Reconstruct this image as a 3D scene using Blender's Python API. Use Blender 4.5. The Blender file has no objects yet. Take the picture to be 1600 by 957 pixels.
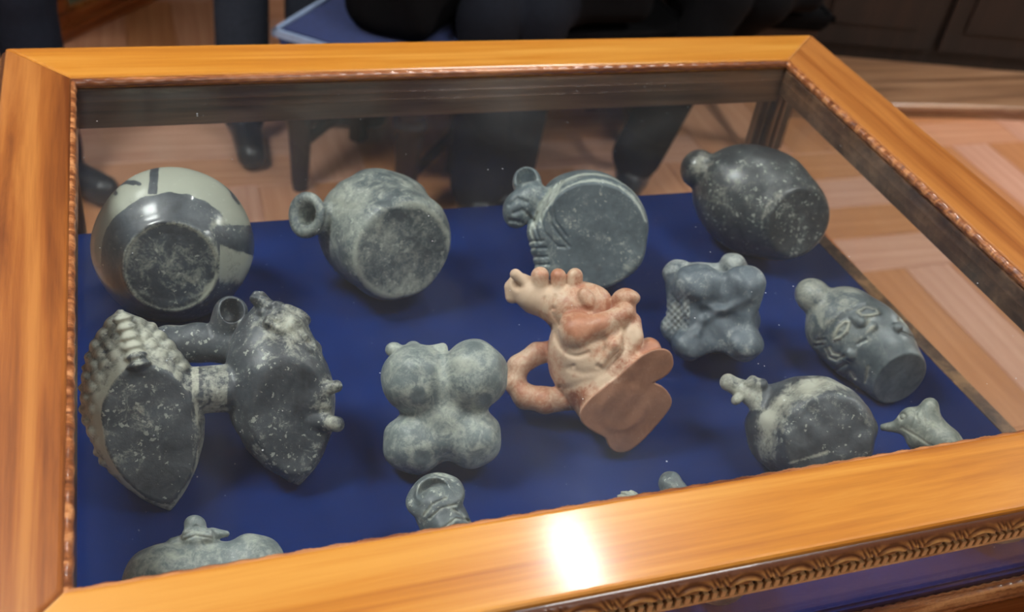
import bpy, bmesh, math, random
import numpy as np
from mathutils import Vector, Matrix

random.seed(7)
rng = np.random.default_rng(11)
scene = bpy.context.scene
COL = scene.collection
T = 0.98            # height of the top face of the case rails
B = T - 0.206       # height of the velvet
CEIL = 2.9

# ------------------------------------------------------------------ camera
FPX = 1628.08
RC = np.array([[0.94588222, 0.09517867, -0.31023836],
               [-0.30019656, 0.6197201, -0.72514069],
               [0.12324302, 0.77903018, 0.61475453]])
CAM = np.array([0.0, 0.0, T + 0.55])
cam_data = bpy.data.cameras.new('camera')
cam = bpy.data.objects.new('camera', cam_data)
COL.objects.link(cam)
M4 = Matrix.Identity(4)
for i in range(3):
    for j in range(3):
        M4[i][j] = float(RC[i, j])
    M4[i][3] = float(CAM[i])
cam.matrix_world = M4
cam_data.sensor_fit = 'HORIZONTAL'
cam_data.sensor_width = 36.0
cam_data.lens = 36.0 * FPX / 1600.0
cam_data.clip_start = 0.02
cam_data.dof.use_dof = True
cam_data.dof.focus_distance = 0.88
cam_data.dof.aperture_fstop = 6.0
scene.camera = cam

# ------------------------------------------------------------------ world, exposure
world = bpy.data.worlds.new('room_air')
scene.world = world
world.use_nodes = True
world.node_tree.nodes['Background'].inputs[0].default_value = (0.9, 0.95, 1.0, 1)
world.node_tree.nodes['Background'].inputs[1].default_value = 0.05
scene.view_settings.view_transform = 'Standard'
scene.view_settings.look = 'None'
scene.view_settings.gamma = 1.0
scene.view_settings.exposure = 0.18
scene.view_settings.use_curve_mapping = False

LIGHT_PANELS = [  # x, y, size x, size y, emission strength, words for its place
    (1.05, 1.70, 0.085, 0.30, 120.0, 'narrow white ceiling light just beyond the display case'),
    (-0.98, 1.15, 0.60, 0.60, 54.0, 'square white ceiling light panel left of the display case'),
    (1.10, 0.30, 0.60, 0.60, 21.0, 'square white ceiling light panel above the near rail of the case'),
    (3.95, 1.40, 0.60, 0.90, 62.0, 'added white ceiling panel far to the right of the case, brightening the floor'),  # added lamp, lifts the floor beyond the case
    (-1.35, 3.00, 0.60, 0.90, 13.0, 'added white ceiling panel over the far left of the room, brightening the floor'),  # extra lamp put in to light the far floor on the left
    (0.30, -1.60, 1.20, 0.60, 12.0, 'wide white fill panel added on the ceiling behind the viewer'),  # unseen fill light for the sides facing the viewer
]

# ------------------------------------------------------------------ projection helpers
def ray(px, py):
    return RC @ np.array([(px - 800.0) / FPX, -(py - 478.5) / FPX, -1.0])

def at_z(px, py, z):
    d = ray(px, py)
    return CAM + d * ((z - CAM[2]) / d[2])

def at_y(px, py, y):
    d = ray(px, py)
    return CAM + d * ((y - CAM[1]) / d[1])

# ------------------------------------------------------------------ materials
def srgb(r, g, b):
    f = lambda c: (c / 255 / 12.92) if c / 255 <= 0.04045 else ((c / 255 + 0.055) / 1.055) ** 2.4
    return (f(r), f(g), f(b), 1.0)

def new_mat(name):
    m = bpy.data.materials.new(name)
    m.use_nodes = True
    nt = m.node_tree
    bs = nt.nodes['Principled BSDF']
    return m, nt, bs

def N(nt, kind, **kw):
    n = nt.nodes.new(kind)
    for k, v in kw.items():
        setattr(n, k, v)
    return n

def L(nt, a, b):
    nt.links.new(a, b)

def ramp(nt, fac, stops):
    r = N(nt, 'ShaderNodeValToRGB')
    e = r.color_ramp.elements
    while len(e) < len(stops):
        e.new(0.5)
    for el, (p, c) in zip(e, stops):
        el.position = p
        el.color = c
    L(nt, fac, r.inputs[0])
    return r.outputs[0]

def noise(nt, coord, scale, detail=6.0, rough=0.6, dist=0.0):
    n = N(nt, 'ShaderNodeTexNoise')
    n.inputs['Scale'].default_value = scale
    n.inputs['Detail'].default_value = detail
    n.inputs['Roughness'].default_value = rough
    n.inputs['Distortion'].default_value = dist
    L(nt, coord, n.inputs['Vector'])
    return n.outputs['Fac']

def math_node(nt, op, a, b=None, clamp=False):
    n = N(nt, 'ShaderNodeMath', operation=op)
    n.use_clamp = clamp
    for i, v in enumerate((a, b)):
        if v is None:
            continue
        if isinstance(v, (int, float)):
            n.inputs[i].default_value = v
        else:
            L(nt, v, n.inputs[i])
    return n.outputs[0]

def mix_col(nt, fac, a, b):
    n = N(nt, 'ShaderNodeMix', data_type='RGBA')
    if isinstance(fac, (int, float)):
        n.inputs[0].default_value = fac
    else:
        L(nt, fac, n.inputs[0])
    for idx, v in ((6, a), (7, b)):
        if isinstance(v, tuple):
            n.inputs[idx].default_value = v
        else:
            L(nt, v, n.inputs[idx])
    return n.outputs[2]

def bump(nt, bs, height, strength, dist):
    b = N(nt, 'ShaderNodeBump')
    b.inputs['Strength'].default_value = strength
    b.inputs['Distance'].default_value = dist
    L(nt, height, b.inputs['Height'])
    L(nt, b.outputs[0], bs.inputs['Normal'])

def wood_mat(name, dark, mid, light, axis='X', scale=1.0, rough=0.32, coat=0.5, coat_rough=0.13):
    m, nt, bs = new_mat(name)
    tc = N(nt, 'ShaderNodeTexCoord')
    mp = N(nt, 'ShaderNodeMapping')
    s = [26 * scale] * 3
    s['XYZ'.index(axis)] = 1.3 * scale
    mp.inputs['Scale'].default_value = s
    L(nt, tc.outputs['Object'], mp.inputs[0])
    a = noise(nt, mp.outputs[0], 1.0, 8, 0.62, 0.6)
    mp2 = N(nt, 'ShaderNodeMapping')
    s2 = [170 * scale] * 3
    s2['XYZ'.index(axis)] = 4 * scale
    mp2.inputs['Scale'].default_value = s2
    L(nt, tc.outputs['Object'], mp2.inputs[0])
    f = noise(nt, mp2.outputs[0], 1.0, 4, 0.7)
    v = math_node(nt, 'ADD', math_node(nt, 'MULTIPLY', a, 0.8), math_node(nt, 'MULTIPLY', f, 0.2))
    c = ramp(nt, v, [(0.39, dark), (0.5, mid), (0.61, light)])
    L(nt, c, bs.inputs['Base Color'])
    bs.inputs['Roughness'].default_value = rough
    bs.inputs['Coat Weight'].default_value = coat
    bs.inputs['Coat Roughness'].default_value = coat_rough
    bump(nt, bs, f, 0.06, 0.002)
    return m

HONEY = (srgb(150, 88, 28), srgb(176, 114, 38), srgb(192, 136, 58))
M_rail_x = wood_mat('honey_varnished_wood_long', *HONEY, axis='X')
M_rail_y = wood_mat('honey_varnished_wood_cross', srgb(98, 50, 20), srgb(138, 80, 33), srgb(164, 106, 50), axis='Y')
M_bead = wood_mat('brown_bead_wood', srgb(92, 50, 28), srgb(136, 82, 46), srgb(184, 128, 82), axis='X', scale=5, rough=0.3)
M_dark_wood = wood_mat('dark_stained_wood', srgb(14, 9, 7), srgb(24, 15, 12), srgb(38, 24, 18), axis='Z', scale=0.6, rough=0.55, coat=0.06)
M_inner = wood_mat('brown_inner_wood', srgb(58, 40, 30), srgb(88, 64, 48), srgb(120, 90, 68), axis='X', scale=1.0, rough=0.3)
M_post = wood_mat('brown_post_wood', srgb(64, 44, 32), srgb(104, 76, 54), srgb(150, 112, 78), axis='Z', scale=1.0, rough=0.35)
M_red_wood = wood_mat('red_brown_wood', srgb(96, 46, 20), srgb(146, 78, 36), srgb(186, 112, 62), axis='X', scale=0.8)
M_dentil = wood_mat('pale_dentil_wood', srgb(150, 108, 68), srgb(186, 142, 96), srgb(208, 170, 124), axis='Z', scale=1.0)

def carved_mat():
    m, nt, bs = new_mat('carved_gilt_wood')
    at = N(nt, 'ShaderNodeAttribute', attribute_name='pale')
    tc = N(nt, 'ShaderNodeTexCoord')
    n = noise(nt, tc.outputs['Object'], 140, 4)
    f = math_node(nt, 'ADD', at.outputs['Fac'], math_node(nt, 'MULTIPLY', math_node(nt, 'SUBTRACT', n, 0.5), 0.6))
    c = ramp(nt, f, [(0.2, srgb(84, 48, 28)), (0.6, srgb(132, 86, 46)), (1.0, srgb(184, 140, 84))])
    L(nt, c, bs.inputs['Base Color'])
    bs.inputs['Roughness'].default_value = 0.32
    bs.inputs['Coat Weight'].default_value = 0.4
    return m
M_carved = carved_mat()

def glass_mat(name, film, specks, smear=0.0):
    m = bpy.data.materials.new(name)
    m.use_nodes = True
    nt = m.node_tree
    nt.nodes.clear()
    out = N(nt, 'ShaderNodeOutputMaterial')
    tr = N(nt, 'ShaderNodeBsdfTransparent')
    tr.inputs[0].default_value = (0.965, 0.985, 0.98, 1)
    gl = N(nt, 'ShaderNodeBsdfGlossy')
    gl.inputs['Roughness'].default_value = 0.015
    lw = N(nt, 'ShaderNodeLayerWeight')
    lw.inputs[0].default_value = 0.5
    p5 = math_node(nt, 'POWER', lw.outputs['Facing'], 5.0)
    refl = math_node(nt, 'ADD', math_node(nt, 'MULTIPLY', p5, 0.96), 0.035)
    m1 = N(nt, 'ShaderNodeMixShader')
    L(nt, refl, m1.inputs[0]); L(nt, tr.outputs[0], m1.inputs[1]); L(nt, gl.outputs[0], m1.inputs[2])
    # film of dust with finger smears and specks lying on the pane
    tc = N(nt, 'ShaderNodeTexCoord')
    big = noise(nt, tc.outputs['Object'], 5.0, 5, 0.6, 0.8)
    sm = ramp(nt, big, [(0.45, (0, 0, 0, 1)), (0.75, (1, 1, 1, 1))])
    sp = N(nt, 'ShaderNodeTexVoronoi')
    sp.inputs['Scale'].default_value = 150.0
    L(nt, tc.outputs['Object'], sp.inputs['Vector'])
    rnd = N(nt, 'ShaderNodeSeparateColor')
    L(nt, sp.outputs['Color'], rnd.inputs[0])
    size = math_node(nt, 'MULTIPLY', math_node(nt, 'POWER', rnd.outputs[0], 22.0), 0.11)
    dot = math_node(nt, 'LESS_THAN', sp.outputs['Distance'], size)
    dust = math_node(nt, 'ADD', math_node(nt, 'MULTIPLY', sm, smear), film)
    dust = math_node(nt, 'ADD', dust, math_node(nt, 'MULTIPLY', dot, specks), clamp=True)
    di = N(nt, 'ShaderNodeBsdfDiffuse')
    di.inputs[0].default_value = (0.78, 0.83, 0.86, 1)
    gr = N(nt, 'ShaderNodeBsdfGlossy')
    gr.inputs['Roughness'].default_value = 0.3
    gr.inputs[0].default_value = (0.8, 0.88, 1.0, 1)
    md = N(nt, 'ShaderNodeMixShader')
    md.inputs[0].default_value = 0.35
    L(nt, di.outputs[0], md.inputs[1]); L(nt, gr.outputs[0], md.inputs[2])
    m2 = N(nt, 'ShaderNodeMixShader')
    L(nt, dust, m2.inputs[0]); L(nt, m1.outputs[0], m2.inputs[1]); L(nt, md.outputs[0], m2.inputs[2])
    L(nt, m2.outputs[0], out.inputs[0])
    return m
M_glass_top = glass_mat('dusty_pane', 0.006, 0.6, 0.012)
M_glass_side = glass_mat('clear_pane', 0.004, 0.1)

def velvet_mat():
    m, nt, bs = new_mat('navy_velvet')
    tc = N(nt, 'ShaderNodeTexCoord')
    n = noise(nt, tc.outputs['Object'], 7, 4)
    f = noise(nt, tc.outputs['Object'], 900, 2)
    v = math_node(nt, 'ADD', math_node(nt, 'MULTIPLY', n, 0.7), math_node(nt, 'MULTIPLY', f, 0.3))
    c = ramp(nt, v, [(0.3, srgb(8, 28, 74)), (0.7, srgb(13, 40, 100))])
    sp = N(nt, 'ShaderNodeTexVoronoi')
    sp.inputs['Scale'].default_value = 160.0
    L(nt, tc.outputs['Object'], sp.inputs['Vector'])
    rnd = N(nt, 'ShaderNodeSeparateColor')
    L(nt, sp.outputs['Color'], rnd.inputs[0])
    dot = math_node(nt, 'LESS_THAN', sp.outputs['Distance'], math_node(nt, 'MULTIPLY', math_node(nt, 'POWER', rnd.outputs[0], 12.0), 0.13))
    c = mix_col(nt, math_node(nt, 'MULTIPLY', dot, 0.6), c, srgb(150, 160, 185))
    L(nt, c, bs.inputs['Base Color'])
    bs.inputs['Roughness'].default_value = 0.9
    bs.inputs['Sheen Weight'].default_value = 0.12
    bs.inputs['Sheen Tint'].default_value = srgb(80, 105, 200)
    bs.inputs['Specular IOR Level'].default_value = 0.1
    bump(nt, bs, f, 0.3, 0.0006)
    return m
M_velvet = velvet_mat()

def clay_mat(name, dark, mid, pale, patina=0.5, speck=0.5, rough=0.42, scale=1.0, deposit=None, coat=0.15, coat_rough=0.3):
    """Burnished fired clay: two tones in soft clouds, a broken pale mineral deposit, small chips;
    attribute 'pale' adds slip, deposit or a painted highlight (above 0) or bare dark clay (below 0)."""
    m, nt, bs = new_mat(name)
    tc = N(nt, 'ShaderNodeTexCoord')
    co = tc.outputs['Object']
    a = noise(nt, co, 18 * scale, 6, 0.6, 0.6)
    b = noise(nt, co, 75 * scale, 10, 0.72, 0.8)
    g = noise(nt, co, 330 * scale, 6, 0.7)
    base = ramp(nt, math_node(nt, 'ADD', math_node(nt, 'MULTIPLY', a, 0.55), math_node(nt, 'MULTIPLY', b, 0.45)),
                [(0.38, dark), (0.62, mid)])
    at = N(nt, 'ShaderNodeAttribute', attribute_name='pale')
    def dev(v, k):
        return math_node(nt, 'MULTIPLY', math_node(nt, 'SUBTRACT', v, 0.5), k)
    pv = math_node(nt, 'ADD', dev(b, 3.0), dev(a, 2.0))
    pv = math_node(nt, 'ADD', pv, dev(g, 1.6))
    pv = math_node(nt, 'ADD', pv, math_node(nt, 'MULTIPLY', at.outputs['Fac'], 2.0))
    pv = math_node(nt, 'ADD', pv, (patina - 0.55) * 2.2)
    pf = ramp(nt, pv, [(0.0, (0, 0, 0, 1)), (0.3, (0.35, 0.35, 0.35, 1)), (0.95, (0.95, 0.95, 0.95, 1))])
    c = mix_col(nt, pf, base, pale)
    vo = N(nt, 'ShaderNodeTexVoronoi')
    vo.inputs['Scale'].default_value = 210.0 * scale
    wob = N(nt, 'ShaderNodeTexNoise')
    wob.inputs['Scale'].default_value = 260 * scale
    L(nt, co, wob.inputs['Vector'])
    addv = N(nt, 'ShaderNodeVectorMath', operation='MULTIPLY_ADD')
    L(nt, wob.outputs['Color'], addv.inputs[0])
    addv.inputs[1].default_value = (0.008, 0.008, 0.008)
    L(nt, co, addv.inputs[2])
    L(nt, addv.outputs[0], vo.inputs['Vector'])
    rnd = N(nt, 'ShaderNodeSeparateColor')
    L(nt, vo.outputs['Color'], rnd.inputs[0])
    gate = math_node(nt, 'MULTIPLY', math_node(nt, 'POWER', rnd.outputs[0], 3.0), math_node(nt, 'ADD', dev(a, 2.5), 0.55))
    dot = math_node(nt, 'LESS_THAN', vo.outputs['Distance'], math_node(nt, 'MULTIPLY', gate, 1.05 * speck))
    mpf = N(nt, 'ShaderNodeMapping')
    mpf.inputs['Rotation'].default_value = (0.6, 0.4, 0.9)
    mpf.inputs['Scale'].default_value = (1.0, 1.0, 0.45)
    L(nt, co, mpf.inputs[0])
    fl = noise(nt, mpf.outputs[0], 300 * scale, 9, 0.78, 1.2)
    chalk = math_node(nt, 'ADD', dev(fl, 1.0), math_node(nt, 'ADD', dev(b, 0.55), dev(a, 0.45)))
    chalk = ramp(nt, chalk, [(0.10, (0, 0, 0, 1)), (0.20, (1, 1, 1, 1))])
    dot = math_node(nt, 'MAXIMUM', dot, math_node(nt, 'MULTIPLY', chalk, min(1.0, speck * 1.1)))
    c = mix_col(nt, math_node(nt, 'MULTIPLY', dot, 0.72), c, deposit or srgb(170, 174, 164))
    L(nt, c, bs.inputs['Base Color'])
    r = math_node(nt, 'ADD', math_node(nt, 'MULTIPLY', pf, 0.2), rough)
    L(nt, r, bs.inputs['Roughness'])
    bs.inputs['Coat Weight'].default_value = coat
    bs.inputs['Coat Roughness'].default_value = coat_rough
    bump(nt, bs, math_node(nt, 'ADD', math_node(nt, 'MULTIPLY', b, 0.6), math_node(nt, 'MULTIPLY', g, 0.4)), 0.45, 0.002)
    return m

PALE = srgb(158, 162, 150)
M_painted = clay_mat('painted_blackware', srgb(42, 48, 55), srgb(80, 88, 96), srgb(156, 159, 146), 0.40, 0.45, 0.3, coat=0.45, coat_rough=0.15)
M_grey = clay_mat('grey_burnished_clay', srgb(66, 75, 80), srgb(106, 115, 117), srgb(154, 158, 148), 0.54, 0.75)
M_incised = clay_mat('incised_grey_clay', srgb(70, 82, 89), srgb(104, 116, 122), srgb(162, 168, 160), 0.47, 0.6)
M_black = clay_mat('smooth_black_clay', srgb(42, 47, 52), srgb(80, 85, 88), srgb(150, 148, 136), 0.30, 0.75, 0.3, coat=0.5, coat_rough=0.25)
M_crusted = clay_mat('crusted_blackware', srgb(46, 51, 58), srgb(82, 88, 94), srgb(174, 174, 160), 0.46, 0.7, 0.4)
M_lobed = clay_mat('green_grey_clay', srgb(94, 104, 107), srgb(134, 143, 142), srgb(176, 180, 168), 0.62, 0.35)
M_slate = clay_mat('slate_blue_clay', srgb(66, 77, 88), srgb(106, 117, 126), srgb(166, 170, 166), 0.5, 0.4)
M_face = clay_mat('polished_grey_clay', srgb(70, 80, 86), srgb(118, 126, 128), srgb(170, 170, 156), 0.5, 0.2, 0.34, coat=0.3)
M_bird = clay_mat('pale_grey_clay', srgb(104, 110, 106), srgb(136, 142, 134), srgb(176, 178, 164), 0.6, 0.2)
M_terra = clay_mat('orange_terracotta', srgb(160, 100, 74), srgb(198, 138, 106), srgb(208, 180, 154), 0.60, 0.1, 0.42, deposit=srgb(212, 190, 164))
M_terra_base = clay_mat('brown_terracotta_underside', srgb(146, 100, 76), srgb(174, 124, 97), srgb(194, 160, 136), 0.46, 0.2, 0.5, deposit=srgb(200, 176, 150))

def plain_mat(name, col, rough=0.8, spec=0.3, scale=40, var=0.25, sheen=0.0):
    m, nt, bs = new_mat(name)
    tc = N(nt, 'ShaderNodeTexCoord')
    n = noise(nt, tc.outputs['Object'], scale, 5)
    d = tuple(c * (1 - var) for c in col[:3]) + (1,)
    l = tuple(min(1, c * (1 + var)) for c in col[:3]) + (1,)
    L(nt, ramp(nt, n, [(0.3, d), (0.7, l)]), bs.inputs['Base Color'])
    bs.inputs['Roughness'].default_value = rough
    bs.inputs['Specular IOR Level'].default_value = spec
    bs.inputs['Sheen Weight'].default_value = sheen
    return m
M_wall = plain_mat('cream_plaster', srgb(104, 92, 76), 0.9, 0.2, 6, 0.05)
M_ceiling = plain_mat('white_plaster', srgb(150, 148, 142), 0.9, 0.2, 6, 0.03)
M_base_trim = plain_mat('dark_skirting', srgb(70, 44, 28), 0.4, 0.5, 12, 0.2)
M_navy_cloth = plain_mat('navy_suit_cloth', srgb(22, 27, 38), 0.9, 0.15, 90, 0.2)
M_slate_cloth = plain_mat('charcoal_trouser_cloth', srgb(40, 46, 56), 0.9, 0.15, 90, 0.2)
M_black_cloth = plain_mat('black_cloth', srgb(9, 9, 11), 0.95, 0.1, 90, 0.2)
M_shoe = plain_mat('black_shoe_leather', srgb(24, 26, 32), 0.35, 0.5, 60, 0.2)
M_skin = plain_mat('skin', srgb(176, 124, 98), 0.55, 0.4, 60, 0.06)
M_hair = plain_mat('dark_hair', srgb(22, 17, 14), 0.6, 0.4, 160, 0.3)
M_eye = plain_mat('eye_white', srgb(220, 216, 208), 0.2, 0.5, 60, 0.02)
M_blue_seat = plain_mat('blue_upholstery', srgb(28, 48, 102), 0.7, 0.3, 60, 0.15, 0.3)
M_piping = plain_mat('pale_blue_piping', srgb(140, 160, 190), 0.6, 0.3, 60, 0.1)
M_metal = plain_mat('white_lamp_housing', srgb(225, 225, 225), 0.4, 0.5, 20, 0.02)

def parquet_mat(name, d, m_, l):
    m, nt, bs = new_mat(name)
    tc = N(nt, 'ShaderNodeTexCoord')
    mp = N(nt, 'ShaderNodeMapping')
    mp.inputs['Scale'].default_value = (2.0, 40, 40)
    L(nt, tc.outputs['Object'], mp.inputs[0])
    n = noise(nt, mp.outputs[0], 1.0, 6)
    L(nt, ramp(nt, n, [(0.3, d), (0.5, m_), (0.7, l)]), bs.inputs['Base Color'])
    bs.inputs['Roughness'].default_value = 0.38
    bs.inputs['Coat Weight'].default_value = 0.35
    bs.inputs['Coat Roughness'].default_value = 0.25
    return m
M_parquet = [parquet_mat('parquet_peach', srgb(172, 116, 84), srgb(190, 136, 104), srgb(204, 154, 122)),
             parquet_mat('parquet_amber', srgb(160, 102, 62), srgb(180, 122, 80), srgb(194, 138, 96)),
             parquet_mat('parquet_rose', srgb(172, 120, 98), srgb(192, 144, 120), srgb(206, 160, 138))]

def emit_mat(name, strength):
    m = bpy.data.materials.new(name)
    m.use_nodes = True
    nt = m.node_tree
    nt.nodes.clear()
    out = N(nt, 'ShaderNodeOutputMaterial')
    e = N(nt, 'ShaderNodeEmission')
    e.inputs[0].default_value = (1.0, 0.98, 0.955, 1)
    e.inputs[1].default_value = strength
    L(nt, e.outputs[0], out.inputs[0])
    return m

# ------------------------------------------------------------------ object helpers
def link(name, me, mat=None, parent=None, loc=(0, 0, 0)):
    o = bpy.data.objects.new(name, me)
    COL.objects.link(o)
    o.location = loc
    if me is not None and mat is not None and len(me.materials) == 0:
        me.materials.append(mat)
    if parent is not None:
        o.parent = parent
    return o

def tag(o, label=None, cat=None, group=None, kind=None):
    if label: o['label'] = label
    if cat: o['category'] = cat
    if group: o['group'] = group
    if kind: o['kind'] = kind
    return o

def empty(name, loc, label, cat, group=None, rz=0.0):
    o = bpy.data.objects.new(name, None)
    o.empty_display_size = 0.05
    COL.objects.link(o)
    o.location = loc
    o.rotation_euler = (0, 0, rz)
    return tag(o, label, cat, group)

def bm_mesh(bm, name, smooth=False):
    bmesh.ops.recalc_face_normals(bm, faces=bm.faces)
    me = bpy.data.meshes.new(name)
    bm.to_mesh(me)
    bm.free()
    if smooth:
        me.polygons.foreach_set('use_smooth', [True] * len(me.polygons))
    return me

def add_box(bm, x0, x1, y0, y1, z0, z1):
    vs = [bm.verts.new((x, y, z)) for x in (x0, x1) for y in (y0, y1) for z in (z0, z1)]
    for f in ((0, 1, 3, 2), (4, 6, 7, 5), (0, 4, 5, 1), (2, 3, 7, 6), (0, 2, 6, 4), (1, 5, 7, 3)):
        bm.faces.new([vs[i] for i in f])

def box(name, x0, x1, y0, y1, z0, z1, mat, parent=None, bevel=0.0, loc=(0, 0, 0)):
    bm = bmesh.new()
    add_box(bm, x0, x1, y0, y1, z0, z1)
    if bevel:
        bmesh.ops.bevel(bm, geom=bm.edges[:], offset=bevel, segments=2, affect='EDGES', profile=0.5)
    return link(name, bm_mesh(bm, name), mat, parent, loc)

def add_prism(bm, poly, z0, z1):
    a = [bm.verts.new((x, y, z0)) for x, y in poly]
    b = [bm.verts.new((x, y, z1)) for x, y in poly]
    n = len(poly)
    bm.faces.new(a[::-1]); bm.faces.new(b)
    for i in range(n):
        bm.faces.new((a[i], a[(i + 1) % n], b[(i + 1) % n], b[i]))

def add_lathe(bm, prof, seg=20, c=(0, 0)):
    rings = []
    for r, z in prof:
        rings.append([bm.verts.new((c[0] + r * math.cos(2 * math.pi * k / seg), c[1] + r * math.sin(2 * math.pi * k / seg), z)) for k in range(seg)])
    for a, b in zip(rings, rings[1:]):
        for k in range(seg):
            bm.faces.new((a[k], a[(k + 1) % seg], b[(k + 1) % seg], b[k]))
    bm.faces.new(rings[0][::-1]); bm.faces.new(rings[-1])

def sweep(name, path, prof, mat, parent, attr=None, loc=(0, 0, 0), smooth=True):
    """prof(i) -> list of 3D points of the closed ring at station i."""
    rings = [prof(i) for i in range(path)]
    n = len(rings[0])
    V = [p for r in rings for p in r]
    Fc = []
    for i in range(path - 1):
        for k in range(n):
            a = i * n + k; b = i * n + (k + 1) % n
            Fc.append((a, b, b + n, a + n))
    Fc.append(tuple(range(n))[::-1])
    Fc.append(tuple(range((path - 1) * n, path * n)))
    me = bpy.data.meshes.new(name)
    me.from_pydata(V, [], Fc)
    bm = bmesh.new(); bm.from_mesh(me)
    bmesh.ops.recalc_face_normals(bm, faces=bm.faces)
    bm.to_mesh(me); bm.free()
    if smooth:
        me.polygons.foreach_set('use_smooth', [True] * len(me.polygons))
    if attr is not None:
        at = me.attributes.new('pale', 'FLOAT', 'POINT')
        at.data.foreach_set('value', np.array(attr, dtype=np.float32))
    return link(name, me, mat, parent, loc)

# ------------------------------------------------------------------ signed distance modelling
def length(*a):
    s = a[0] * a[0]
    for q in a[1:]:
        s = s + q * q
    return np.sqrt(s)

def smin(a, b, k):
    h = np.clip(0.5 + 0.5 * (b - a) / k, 0, 1)
    return b + (a - b) * h - k * h * (1 - h)

def smax(a, b, k):
    return -smin(-a, -b, k)

def union(k, *ds):
    r = ds[0]
    for d in ds[1:]:
        r = smin(r, d, k)
    return r

def sph(p, c, r):
    return length(p[0] - c[0], p[1] - c[1], p[2] - c[2]) - r

def ell(p, c, r, rot=0.0):
    x, y, z = p[0] - c[0], p[1] - c[1], p[2] - c[2]
    if rot:
        a = math.radians(rot)
        x, y = x * math.cos(a) + y * math.sin(a), -x * math.sin(a) + y * math.cos(a)
    k0 = length(x / r[0], y / r[1], z / r[2])
    k1 = length(x / r[0] ** 2, y / r[1] ** 2, z / r[2] ** 2)
    return k0 * (k0 - 1) / np.maximum(k1, 1e-6)

def cap(p, a, b, ra, rb=None):
    rb = ra if rb is None else rb
    d = [b[i] - a[i] for i in range(3)]
    dd = sum(q * q for q in d) + 1e-9
    t = np.clip(((p[0] - a[0]) * d[0] + (p[1] - a[1]) * d[1] + (p[2] - a[2]) * d[2]) / dd, 0, 1)
    return length(p[0] - a[0] - t * d[0], p[1] - a[1] - t * d[1], p[2] - a[2] - t * d[2]) - (ra + (rb - ra) * t)

def tube(p, pts, rs, k=4.0):
    if not hasattr(rs, '__len__'):
        rs = [rs] * len(pts)
    return union(k, *[cap(p, pts[i], pts[i + 1], rs[i], rs[i + 1]) for i in range(len(pts) - 1)])

def nrm(v):
    v = np.array(v, dtype=float)
    return v / np.linalg.norm(v)

def plane(p, c, n):
    n = nrm(n)
    return (p[0] - c[0]) * n[0] + (p[1] - c[1]) * n[1] + (p[2] - c[2]) * n[2]

def torus(p, c, n, R, r):
    n = nrm(n)
    h = plane(p, c, n)
    q2 = (p[0] - c[0]) ** 2 + (p[1] - c[1]) ** 2 + (p[2] - c[2]) ** 2 - h * h
    return length(np.sqrt(np.maximum(q2, 0)) - R, h) - r

def lemon(p, a, b, w):
    a = np.array(a, float); b = np.array(b, float)
    c = (a + b) / 2; l = np.linalg.norm(b - a); v = (b - a) / l
    x, y, z = p[0] - c[0], p[1] - c[1], p[2] - c[2]
    t = x * v[0] + y * v[1] + z * v[2]
    qx = np.sqrt(np.maximum(x * x + y * y + z * z - t * t, 0)); qy = np.abs(t)
    r = l / 2; d = 0.5 * (r * r - w * w) / w
    tip = r * qx < d * (qy - r)
    return np.where(tip, length(qx, qy - r), length(qx + d, qy) - d - w)

def rbox(p, c, h, r):
    q = [np.abs(p[i] - c[i]) - h[i] + r for i in range(3)]
    return length(*[np.maximum(v, 0) for v in q]) + np.minimum(np.maximum(q[0], np.maximum(q[1], q[2])), 0) - r

def poly2(p, pts):
    """signed distance in the x,y plane to a closed outline"""
    d = None
    s_ = np.ones_like(p[0])
    n = len(pts)
    for i in range(n):
        ax, ay = pts[i]; bx, by = pts[i - 1]
        ex, ey = bx - ax, by - ay
        wx, wy = p[0] - ax, p[1] - ay
        t = np.clip((wx * ex + wy * ey) / (ex * ex + ey * ey), 0, 1)
        q = (wx - ex * t) ** 2 + (wy - ey * t) ** 2
        d = q if d is None else np.minimum(d, q)
        c1 = p[1] >= ay; c2 = p[1] < by; c3 = ex * wy > ey * wx
        flip = (c1 & c2 & c3) | (~c1 & ~c2 & ~c3)
        s_ = np.where(flip, -s_, s_)
    return s_ * np.sqrt(d)

def rounded(pts, n=2):
    """corner cutting of a closed outline"""
    for _ in range(n):
        out = []
        for i in range(len(pts)):
            a, b = pts[i], pts[(i + 1) % len(pts)]
            out += [(a[0] * .75 + b[0] * .25, a[1] * .75 + b[1] * .25), (a[0] * .25 + b[0] * .75, a[1] * .25 + b[1] * .75)]
        pts = out
    return pts

def seg2(p, pts):
    """distance in the picture plane of the piece to an open line of points"""
    best = None
    for (ax, ay), (bx, by) in zip(pts, pts[1:]):
        dx, dy = bx - ax, by - ay
        t = np.clip(((p[0] - ax) * dx + (p[1] - ay) * dy) / (dx * dx + dy * dy + 1e-9), 0, 1)
        d = length(p[0] - ax - t * dx, p[1] - ay - t * dy)
        best = d if best is None else np.minimum(best, d)
    return best

def arc(cx, cy, rx, ry, a0, a1, n=10):
    return [(cx + rx * math.cos(math.radians(a0 + (a1 - a0) * i / n)), cy + ry * math.sin(math.radians(a0 + (a1 - a0) * i / n))) for i in range(n + 1)]

def gs(d, w):
    return np.exp(-(d / w) ** 2)

def lump(p, wl, amp, seed):
    r = np.random.default_rng(seed)
    out = 0
    for _ in range(6):
        k = nrm(r.normal(size=3)) * (2 * math.pi / wl) * r.uniform(0.7, 1.5)
        out = out + np.sin(p[0] * k[0] + p[1] * k[1] + p[2] * k[2] + r.uniform(0, 6.28))
    return out * (amp / 2.4)

def step(x, a, b):
    t = np.clip((x - a) / (b - a), 0, 1)
    return t * t * (3 - 2 * t)

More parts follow.
